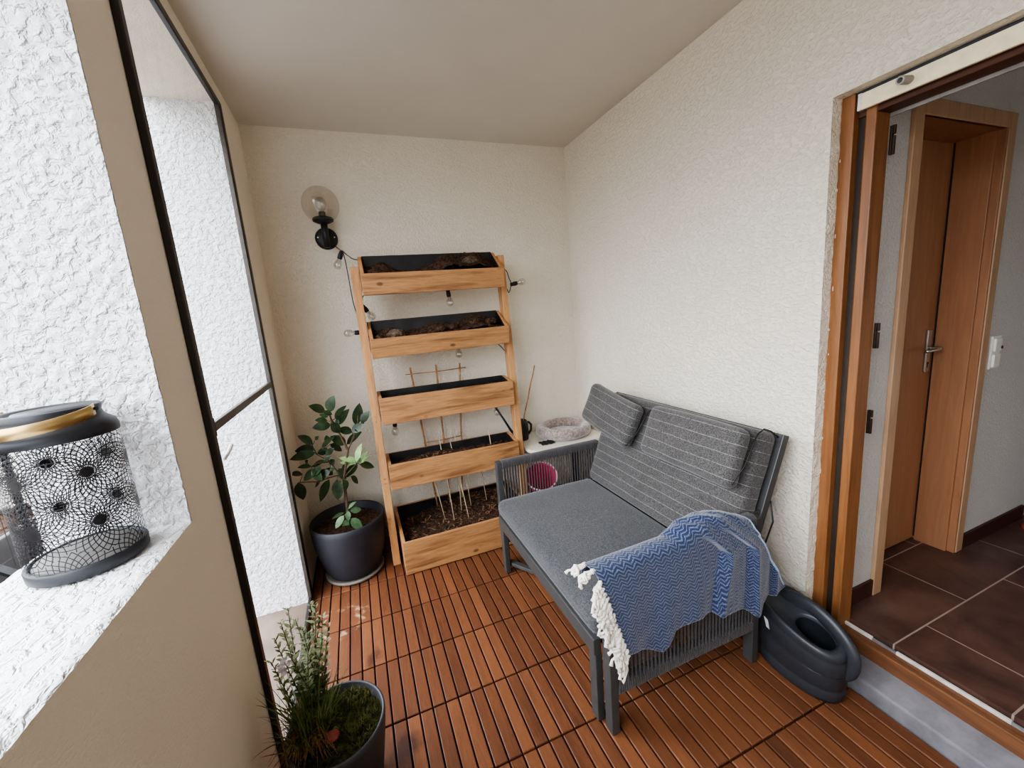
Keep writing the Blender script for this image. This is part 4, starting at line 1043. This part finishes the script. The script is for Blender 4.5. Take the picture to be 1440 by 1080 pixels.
mb = MB(); mb.smooth = True; mb.tube([bp_(1.044, .30, .155), bp_(1.036, .22, .19), bp_(1.04, .10, .185), bp_(1.05, -.02, .16)], .003, 8); mb.build('release_cord', M['cable'], so_)

# seat cushion
vs, f_ = rbox(.615, 1.0, .094, .036, 20, .012, .0015, 3.0, lambda p: Vector((p.x, p.y, max(p.z, -.0475))))
o = MB().add([Vector(v) for v in vs], f_)
sc_ = o.build('seat_cushion', M['seat'], None, (0, 0, 0), smooth=True); WORLD[sc_.name] = (0, 0, 0)
sc_.location = (.928, 1.550, .396); tag(sc_, 'wide flat heathered grey seat cushion on the rope-armed sofa', 'cushion')
mb = MB(); hx, hy = .615 / 2, 1.0 / 2
def pipe(z):
    P = []
    for (sx, sy, a0) in ((1, -1, -90), (1, 1, 0), (-1, 1, 90), (-1, -1, 180)):
        for k in range(6):
            a = math.radians(a0 + 18 * k); P.append((sx * (hx - .036) + .0355 * math.cos(a), sy * (hy - .036) + .0355 * math.sin(a), z))
    return P
mb.smooth = True; mb.tube(pipe(-.004), .0022, 6, closed=True); mb.build('piping', M['seat'], sc_)

# back cushion (local frame: x = thickness, y along the sofa, z up the back)
BR_ = Matrix((BN, Vector((0, 1, 0)), BU)).transposed().to_4x4()
def back_place(ob, y, u, off, roll=0):
    p = bp_(y, u, off); ob.matrix_world = Matrix.Translation(p) @ BR_ @ Matrix.Rotation(roll, 4, 'X'); WORLD[ob.name] = (0, 0, 0)
vs, f_ = rbox(.104, .994, .548, .032, 22, .012, .003, 8, lambda p: Vector((min(p.x, .053), p.y, p.z)))
bk = MB().add(vs, f_).build('back_cushion', M['backfab'], None, (0, 0, 0), smooth=True)
back_place(bk, 1.548, .290, .058); tag(bk, 'long charcoal pinstriped back cushion leaning on the sofa back', 'cushion')
def headrest(sy, sz, t, y, u, off, roll, label, sagv, seed):
    def sag(p):
        p.z += sagv * ((p.y / (sy / 2)) ** 2) * (1 if p.z > 0 else .4); return p
    vs, f_ = rbox(t, sy, sz, t * .46, 16, .010, .006, seed, sag)
    h = MB().add(vs, f_).build('headrest_pillow', M['backfab'], None, (0, 0, 0), smooth=True)
    back_place(h, y, u, off, roll); tag(h, label, 'pillow', 'headrest pillows hung over the back cushion')
    # elastic cord over the top edge to the back
    mb = MB(); mb.smooth = True; ys_ = -sy / 2 + .004
    mb.tube([(-.01, ys_ - .001, -sz / 2 + .02), (t * .35, ys_ - .004, -.02), (t * .5, ys_ - .004, sz * .25), (t * .5 + .01, ys_ - .004, sz * .46), (t * .5 + .045, ys_ + .002, sz * .5 + .014), (t * .5 + .09, ys_ + .004, sz * .5 + .012), (t * .5 + .139, ys_ + .004, sz * .5 - .004)], .0028, 8)
    mb.build('elastic_strap', M['cable'], h)
    return h
headrest(.46, .236, .075, 1.90, .437, -.059, math.radians(8.5), 'striped headrest pillow at the far corner end, standing above the sofa back', .006, 5)
headrest(.515, .242, .075, 1.312, .436, -.059, 0, 'striped headrest pillow at the end above the blue blanket', -.006, 15)

# ================================================================== BLANKET
YA0, YA1 = S0 - .006, S0 + .049          # rope faces of the near arm
hemx = [(.660, .352), (.684, .352), (.76, .325), (.835, .292), (.865, .312), (.892, .352), (.975, .366), (1.06, .356), (1.134, .346), (1.20, .325), (1.255, .305), (1.275, .345), (1.357, .325), (1.44, .350)]
def interp(T, x):
    if x <= T[0][0]: return T[0][1]
    for (a, b), (c, d) in zip(T, T[1:]):
        if x <= c: return b + (d - b) * (x - a) / (c - a)
    return T[-1][1]
crest = [(.58, .661), (.75, .664), (.92, .668), (.96, .690), (1.03, .706), (1.10, .708), (1.17, .692), (1.235, .662), (1.30, .62)]
def saw(x, xr, A, w):
    d = x - xr
    return A * (math.exp(-d / w) if d > 0 else max(0.0, 1 + d / .028) ** 1.5)
def blanket_pt(s, t, lift=0.0):
    """s 0..1 along the arm, t 0 (inner edge on the seat side) .. 1 (outer hem)"""
    xc = .592 + (1.240 - .592) * s; xh = .684 + (1.425 - .684) * s
    tc = .16
    zc = interp(crest, xc)
    if t < tc:                      # inside flap lying down the inner face of the arm
        k = 1 - t / tc; a = min(1, k / .45); q = 0.0
        y = 1.022 + .036 * math.sin(a * PI / 2); z = zc - .020 * (1 - math.cos(a * PI / 2)) - max(0, (k - .45) / .55) * .045
        x = xc - .006 * k
        fx = x + .06 * k; fa = .75
    else:
        q = (t - tc) / (1 - tc); a = min(1, q / .10)
        x = xc + (xh - xc) * q ** .9
        zh = interp(hemx, xh)
        y = 1.022 - .042 * math.sin(a * PI / 2); zs = zc - .020 * (1 - math.cos(a * PI / 2))
        z = zs + (zh - zs) * max(0, (q - .06) / .94)
        fx = x; fa = 1.0
        fold = .5 * math.sin(x * 21 + .6) + .5 * math.sin(x * 43 + 1.0 + 2 * q) * q
        y -= (.004 + .020 * q) * (fold * .5 + .5) * min(1, q * 5)
    g = min(1, q * 3.2) ** .6
    d = saw(fx, .94 + .185 * g - .06 * max(0, q - .35), .034, .06) + saw(fx, .995 + .245 * g, .036, .05) + saw(fx, 1.06 + .31 * g, .020, .04)
    d *= fa * (.55 + .65 * min(1, q * 3))
    w = .002 * nz((x * 1.0, y, z), 18, 2)
    crestness = math.exp(-((t - tc) / .10) ** 2)
    return Vector((x - .25 * d, y - w - lift - d * (1 - .6 * crestness) * (1 if t > tc else -.15), z + w + lift * .9 + d * .8 * crestness))
def blanket_sheet(nu, nv, lift):
    mb = MB(); mb.smooth = True
    mb.grid(lambda u, v: blanket_pt(u, v, lift), nu, nv)
    return mb
bl_ = thing('throw_blanket', 'blue herringbone throw with white tassels draped over the near sofa arm', 'blanket', (1.0, 1.02, .65))
def uvs(ob, fn, nu, nv):
    me = ob.data; L = me.uv_layers.new(name='UVMap')
    for p in me.polygons:
        for li in p.loop_indices:
            vi = me.loops[li].vertex_index; i = vi % (nu + 1); j = vi // (nu + 1); L.data[li].uv = fn(i / nu, j / nv)
nu, nv = 180, 90
ob = blanket_sheet(nu, nv, .004).build('cloth', M['blanket'], bl_, solid=.006, recalc=False)
me = ob.data; L_uv = me.uv_layers.new(name='UVMap'); UV = {}
for i in range(nu + 1):
    acc = 0
    for j in range(nv + 1):
        k = j * (nu + 1) + i
        if j: acc += (me.vertices[k].co - me.vertices[k - nu - 1].co).length
        UV[k] = [0, acc]
for j in range(nv + 1):
    acc = 0
    for i in range(nu + 1):
        k = j * (nu + 1) + i
        if i: acc += (me.vertices[k].co - me.vertices[k - 1].co).length
        UV[k][0] = acc
for p in me.polygons:
    for li in p.loop_indices: L_uv.data[li].uv = UV[me.loops[li].vertex_index]
# rolled pale selvedge edges of the doubled layer
def roll(s0, s1, t0, t1, lift, r, n=40, bow=0):
    P = []
    for k in range(n + 1):
        q = k / n; P.append(blanket_pt(s0 + (s1 - s0) * q, t0 + (t1 - t0) * q, lift + bow * math.sin(PI * q)))
    mb = MB(); mb.smooth = True; mb.tube(P, r, 10); return mb
selv = fabric('pale blue selvedge', rgb(120, 146, 184), rgb(176, 196, 220), 1200)
roll(.995, .995, .02, .97, .004, .0045, bow=.002).build('selvedge', selv, bl_)
roll(.45, .98, .015, .03, .004, .005).build('selvedge', selv, bl_)
roll(.0, .12, .02, .06, .006, .003).build('selvedge', selv, bl_)
# tassels along the short edge facing the room
rt_ = random.Random(8)
for k in range(17):
    t = .13 + .87 * k / 16; p = blanket_pt(.004, t, .004)
    mb = MB(); mb.smooth = True; L_ = rt_.uniform(.050, .070)
    down = min(1, max(0, (t - .12) / .25)); d = Vector((-.62, -.10 - .12 * rt_.random(), -.55 - .35 * down + (.25 if k < 2 else 0))).normalized()
    if k < 2: d = Vector((-.75, -.1, .05 - .15 * k)).normalized()
    for j in range(4):
        o_ = Vector((rt_.uniform(-.006, .006), rt_.uniform(-.006, .006), rt_.uniform(-.008, .008)))
        P = []; n_ = 10
        for i in range(n_ + 1):
            q = i / n_; sp = Vector((math.sin(q * 9 + j * 2.1) * .008, math.cos(q * 11 + j * 2.1 + k) * .007, math.sin(q * 8 + j + k) * .007)) * (.3 + q)
            P.append(p + o_ * (.3 + q) + d * L_ * q + Vector((0, 0, -.018 * q * q)) + sp)
        mb.tube(P, [.0050 + .0018 * math.sin(i * 1.9 + j) + (.0015 if i in (2, 7) else 0) for i in range(n_ + 1)], 7)
    mb.build('tassel', M['tassel'], bl_)
mb = MB(); mb.smooth = True
p = blanket_pt(.004, .86, .004); mb.tube([p, p + Vector((-.03, -.008, -.05)), p + Vector((-.028, -.008, -.095)), p + Vector((-.022, -.008, -.13))], .0012, 5); mb.build('loose_thread', M['tassel'], bl_)

# ================================================================== CORNER TABLE + CAT BED etc.
TZ = .552
tb = thing('side_table', 'low off-white round-cornered table in the corner behind the sofa', 'table', (1.28, 2.57, 0))
x0, x1, y0, y1, rc = .985, 1.585, 2.350, 2.780, .09
P = []
for cx_, cy_, a0 in ((x1 - rc, y0 + rc, -90), (x1 - rc, y1 - rc, 0), (x0 + rc, y1 - rc, 90), (x0 + rc, y0 + rc, 180)):
    for k in range(9): a = math.radians(a0 + 90 * k / 8); P.append((cx_ + rc * math.cos(a), cy_ + rc * math.sin(a)))
mb = MB(); n_ = len(P); mb.add([(a, b, TZ - .022) for a, b in P] + [(a, b, TZ) for a, b in P], [tuple(range(n_))[::-1], tuple(range(n_, 2 * n_))] + [(k, (k + 1) % n_, n_ + (k + 1) % n_, n_ + k) for k in range(n_)])
mb.build('table_top', M['tablewhite'], tb, bevel=.004, seg=3)
mb = MB(); mb.smooth = True; mb.lathe([(.0001, .002), (.135, .002), (.135, .014), (.03, .026), (.028, .03), (.028, TZ - .05), (.09, TZ - .03), (.09, TZ - .0225), (.0001, TZ - .0225)], (1.43, 2.575, 0), 36); mb.build('pedestal', M['screenframe'], tb)
cbx, cby, cbr = 1.343, 2.575, .158
ct = thing('cat_bed', 'round taupe plush cat bed on the corner table', 'cat bed', (cbx, cby, TZ))
mb = MB(); mb.smooth = True
def bedfn(u, v):
    a = 2 * PI * u; b = 2 * PI * v
    rr_ = .036 + .003 * nz((math.cos(a) * 3, math.sin(a) * 3, 0), 1.3, 2); r2 = rr_ * (1 + .06 * nz((math.cos(a) * 12, math.sin(a) * 12, math.cos(b) * 4), 1.2, 5))
    R = cbr + .006 * nz((math.cos(a), math.sin(a), 0), 1.5, 8) + r2 * math.cos(b)
    return Vector((cbx + 1.06 * R * math.cos(a), cby + R * math.sin(a) * .98, TZ + .003 + rr_ * 1.1 + r2 * 1.12 * math.sin(b)))
mb.grid(bedfn, 120, 36)
rf = random.Random(4)
for k in range(3800):        # short pile
    u, v = rf.random(), rf.random(); p = bedfn(u, v); a = 2 * PI * u; b = 2 * PI * v
    n_ = Vector((math.cos(a) * math.cos(b), math.sin(a) * math.cos(b), math.sin(b)))
    q = p + n_ * rf.uniform(.004, .008) + Vector((rf.uniform(-.004, .004), rf.uniform(-.004, .004), rf.uniform(-.003, .002)))
    if q.z < TZ + .002 or q.y > YB - .004 or q.x > XR - .004: continue
    mb.leaf(p, q, .0035, (rf.uniform(-1, 1), rf.uniform(-1, 1), .3), .1, .1, 1)
mb.build('bolster', M['plush'], ct)
mb = MB(); mb.smooth = True
mb.grid(lambda u, v: Vector((cbx + 1.06 * .145 * v * math.cos(2 * PI * u), cby + .145 * v * math.sin(2 * PI * u), TZ + .022 + .010 * (1 - v * v) + .005 * nz((v * math.cos(2 * PI * u) * 4, v * math.sin(2 * PI * u) * 4, 0), 1.5, 3))), 60, 14)
mb.build('base_cushion', M['plush_in'], ct)
cm = MB(); cm.grid(lambda u, v: Vector((1.10 + .10 * u, 2.425 + .07 * v, TZ + .004 + .006 * math.sin(u * 9 + v * 4) ** 2 + .004 * nz((u * 5, v * 5, 0), 1.3))), 24, 18)
o = tag(cm.build('black_sheet', M['cable'], None, (1.17, 2.5, TZ), solid=.003, smooth=True), 'crumpled black sheet tucked under the cat bed on the table', 'cloth')  # thin crumpled black sheet on the table top

# small black watering can
sx_, sy_ = 1.040, 2.640
wc = thing('small_watering_can', 'small black watering can on the corner table behind the planter', 'watering can', (sx_, sy_, TZ))
mb = MB(); mb.smooth = True
mb.lathe([(.0001, .002), (.044, .002), (.048, .008), (.052, .07), (.050, .12), (.043, .142), (.034, .148), (.032, .142), (.032, .07), (.0001, .06)], (sx_, sy_, TZ), 32); mb.build('body', M['canblack'], wc)
mb = MB(); mb.smooth = True
mb.tube([(sx_ - .042, sy_ - .005, TZ + .03), (sx_ - .085, sy_ - .01, TZ + .085), (sx_ - .14, sy_ - .015, TZ + .19), (sx_ - .185, sy_ - .02, TZ + .268)], [.012, .009, .007, .006], 12); mb.build('spout', M['canblack'], wc)
mb = MB(); mb.smooth = True
mb.tube([(sx_ + .030, sy_, TZ + .125), (sx_ + .060, sy_, TZ + .122), (sx_ + .078, sy_, TZ + .10), (sx_ + .074, sy_, TZ + .06), (sx_ + .050, sy_, TZ + .03)], [.008] * 5, 10); mb.build('handle', M['canblack'], wc)
mb = MB(); mb.smooth = True; a, b = Vector((sx_ - .0, sy_ + .005, TZ + .065)), Vector((1.205, 2.70, 1.072))
mb.tube([a.lerp(b, k / 8) + Vector((.002 * math.sin(k * 2), 0, 0)) for k in range(9)], [.0048 if k % 2 else .0042 for k in range(9)], 8)
tag(mb.build('bamboo_stick', M['bamboo'], None, a), 'lone bamboo stick leaning up out of the small black can', 'stick')

# pink bucket behind the sofa arm
bc = Vector((1.085, 2.445, .330)); bax = Vector((-.22, -.56, .80)).normalized()
pk = thing('pink_bucket', 'pink bucket with pale rim tipped behind the far sofa arm', 'bucket', (1.15, 2.6, .0))
mb = MB(); mb.smooth = True; HB = .33
mb.lathe([(.0001, -HB), (.080, -HB), (.084, -HB + .006), (.110, -.02), (.112, 0), (.107, 0), (.104, -.03), (.082, -HB + .03), (.0001, -HB + .028)], bc, 48, axis=bax); pb = mb.build('body', M['pink'], pk)
mb = MB(); mb.smooth = True
mb.lathe([(.108, -.004), (.113, -.003), (.1145, .002), (.111, .005), (.106, .004), (.108, -.004)], bc, 48, axis=bax); mb.build('rim', M['pinkrim'], pk)

# ================================================================== BIG WATERING CAN
wx0, wy0 = 1.447, .908
cn_ = thing('watering_can', 'large anthracite plastic watering can on the deck beside the door sill', 'watering can', (wx0, wy0, 0))
AX_, AY_ = .086, .162
def wtop(y): return .226 + .22 * (y - wy0)
rings = []
def ell(cx_, cy_, a, b, zf, n=64, pw=2.3):
    R_ = []
    for k in range(n):
        th = 2 * PI * k / n; c_, s_ = math.cos(th), math.sin(th)
        q = (abs(c_) ** pw + abs(s_) ** pw) ** (-1 / pw)
        x_, y_ = cx_ + a * q * c_, cy_ + b * q * s_; R_.append(Vector((x_, y_, zf(x_, y_))))
    return R_
for f, zz in ((.90, .003), (.955, .006), (.985, .020), (.99, .052), (.975, .056), (.995, .060), (1.0, .115), (1.0, .118)):
    rings.append(ell(wx0, wy0, AX_ * f, AY_ * f, lambda x, y, zz=zz: zz))
for f, dz in ((.985, -.088), (1.0, -.083), (1.0, -.028), (.985, -.024), (.995, -.019), (.985, -.006), (.95, .006), (.88, .010), (.80, .006)):
    rings.append(ell(wx0, wy0, AX_ * f, AY_ * f, lambda x, y, dz=dz: wtop(y) + dz + max(0, (dz + .09) / .1) * .32 * max(0, x - wx0 + .03)))
hx_, hy_ = wx0 - .004, wy0 - .058
for f, a, b, dz in ((.5, .062, .10, .003), (1, .046, .072, .001), (1, .043, .068, -.002), (1, .041, .066, -.012)):
    cx_, cy_ = wx0 + (hx_ - wx0) * f, wy0 + (hy_ - wy0) * f
    rings.append(ell(cx_, cy_, a, b, lambda x, y, dz=dz: wtop(y) + dz + .32 * max(0, x - wx0 + .03), pw=2.1))
mb = MB(); mb.smooth = True; n_ = 64
mb.add([p for r in rings for p in r], [(i * n_ + k, i * n_ + (k + 1) % n_, (i + 1) * n_ + (k + 1) % n_, (i + 1) * n_ + k) for i in range(len(rings) - 1) for k in range(n_)] + [tuple(range(n_))[::-1]])
bd = mb.build('body', M['canplastic'], cn_)
mb = MB(); mb.smooth = True
r2 = [rings[-1], ell(hx_, hy_, .042, .066, lambda x, y: wtop(y) - .05), ell(hx_, hy_, .06, .085, lambda x, y: .05)]
mb.add([p for r in r2 for p in r], [(i * n_ + k, i * n_ + (k + 1) % n_, (i + 1) * n_ + (k + 1) % n_, (i + 1) * n_ + k) for i in range(2) for k in range(n_)] + [tuple(range(2 * n_, 3 * n_))])
mb.build('filling_hole', M['canin'], bd)
mb = MB(); mb.smooth = True
hxp = wx0 + .030
hp_ = [(hxp - .01, 1.062, .20), (hxp, 1.045, .235), (hxp, 1.01, .256), (hxp, .965, .274), (hxp, .915, .284), (hxp, .865, .280), (hxp, .81, .258), (hxp - .002, .765, .222), (hxp - .006, .742, .180), (hxp - .010, .748, .135), (hxp - .016, .775, .105), (hxp - .022, .81, .100)]
P = []
hv = [Vector(p) for p in hp_]
for i in range(len(hv) - 1):
    p0, p1, p2, p3 = hv[max(0, i - 1)], hv[i], hv[i + 1], hv[min(len(hv) - 1, i + 2)]
    for k in range(5):
        t = k / 5; P.append(.5 * ((2 * p1) + (p2 - p0) * t + (2 * p0 - 5 * p1 + 4 * p2 - p3) * t * t + (3 * p1 - p0 - 3 * p2 + p3) * t ** 3))
P.append(hv[-1]); m_ = len(P)
mb.tube(P, [.024 + .004 * min(1, k / m_ * 2) for k in range(m_)], 18, flat=.62, upv=(1, 0, 0)); mb.build('handle', M['canplastic'], cn_)
mb = MB(); mb.smooth = True
mb.hexa([(wx0 - .03, wy0 + .06, wtop(wy0 + .06) - .01), (wx0 + .05, wy0 + .06, wtop(wy0 + .06) - .01), (wx0 + .05, wy0 + .150, .24), (wx0 - .03, wy0 + .150, .24),
         (wx0 - .02, wy0 + .07, wtop(wy0 + .07) + .004), (wx0 + .045, wy0 + .07, wtop(wy0 + .07) + .024), (wx0 + .045, wy0 + .150, .252), (wx0 - .02, wy0 + .150, .240)])
mb.build('shoulder', M['canplastic'], cn_, bevel=.012, seg=4)
mb = MB(); mb.smooth = True
mb.tube([(wx0 - .01, wy0 + .14, .06), (wx0, wy0 + .20, .10), (wx0 + .01, wy0 + .27, .19), (wx0 + .012, wy0 + .34, .29)], [.026, .021, .016, .013], 14); mb.build('spout', M['canplastic'], cn_)
mb = MB()
q = [Vector((1.3655, .992, .212)), Vector((1.363, .974, .208)), Vector((1.3625, .965, .172)), Vector((1.365, .980, .172))]
mb.add([p + Vector((-.0035, 0, 0)) for p in q], [(0, 1, 2, 3)]); mb.build('sticker', M['wirewhite'], cn_, solid=.001)

# ================================================================== LIGHT
w = bpy.data.worlds.new('overcast sky'); bpy.context.scene.world = w; w.use_nodes = True
nt = w.node_tree; nt.nodes.clear()
out = nt.nodes.new('ShaderNodeOutputWorld'); bg = nt.nodes.new('ShaderNodeBackground'); tc = nt.nodes.new('ShaderNodeTexCoord'); sp = nt.nodes.new('ShaderNodeSeparateXYZ'); rp = nt.nodes.new('ShaderNodeValToRGB'); mr = nt.nodes.new('ShaderNodeMapRange')
nt.links.new(tc.outputs['Generated'], sp.inputs[0]); nt.links.new(sp.outputs[2], mr.inputs[0]); mr.inputs[1].default_value = -1; mr.inputs[2].default_value = 1
nt.links.new(mr.outputs[0], rp.inputs[0]); nt.links.new(rp.outputs[0], bg.inputs[0]); nt.links.new(bg.outputs[0], out.inputs[0])
e = rp.color_ramp.elements
e[0].position = .30; e[0].color = (.11, .105, .10, 1); e[1].position = .66; e[1].color = (1.0, 1.04, 1.12, 1)
x_ = e.new(.485); x_.color = (.18, .18, .18, 1); x_ = e.new(.515); x_.color = (.34, .36, .40, 1)
bg.inputs[1].default_value = SKY
def area(name, loc, rot, sx, sy, power=0, col=(1, 1, 1), portal=False):
    l = bpy.data.lights.new(name, 'AREA'); l.shape = 'RECTANGLE'; l.size = sx; l.size_y = sy; l.energy = power; l.color = col
    if portal: l.cycles.is_portal = True
    o = bpy.data.objects.new(name, l); C.objects.link(o); o.location = loc; o.rotation_euler = rot; return o
area('window_portal', (XLO - .01, (JW - 1.0) / 2, (ZS + ZWT) / 2), (0, -PI / 2, 0), ZWT - ZS, JW + 1.0, portal=True)
area('screen_portal', (XLO - .01, (T0 + T1) / 2, ZTT / 2), (0, -PI / 2, 0), ZTT, T1 - T0, portal=True)
area('hall_fill_light', (3.3, -1.7, .8), (PI / 2, 0, PI), 1.6, 1.0, HALL, (.86, .93, 1))  # added area lamp standing in for unseen hall windows; none is built
sc = bpy.context.scene
sc.view_settings.view_transform = VT; sc.view_settings.look = LOOK; sc.view_settings.exposure = EXPO; sc.view_settings.gamma = 1.0
sc.cycles.use_denoising = True
sc.cycles.max_bounces = 10; sc.cycles.diffuse_bounces = 6; sc.cycles.transparent_max_bounces = 16; sc.cycles.sample_clamp_indirect = 6; sc.cycles.caustics_reflective = False
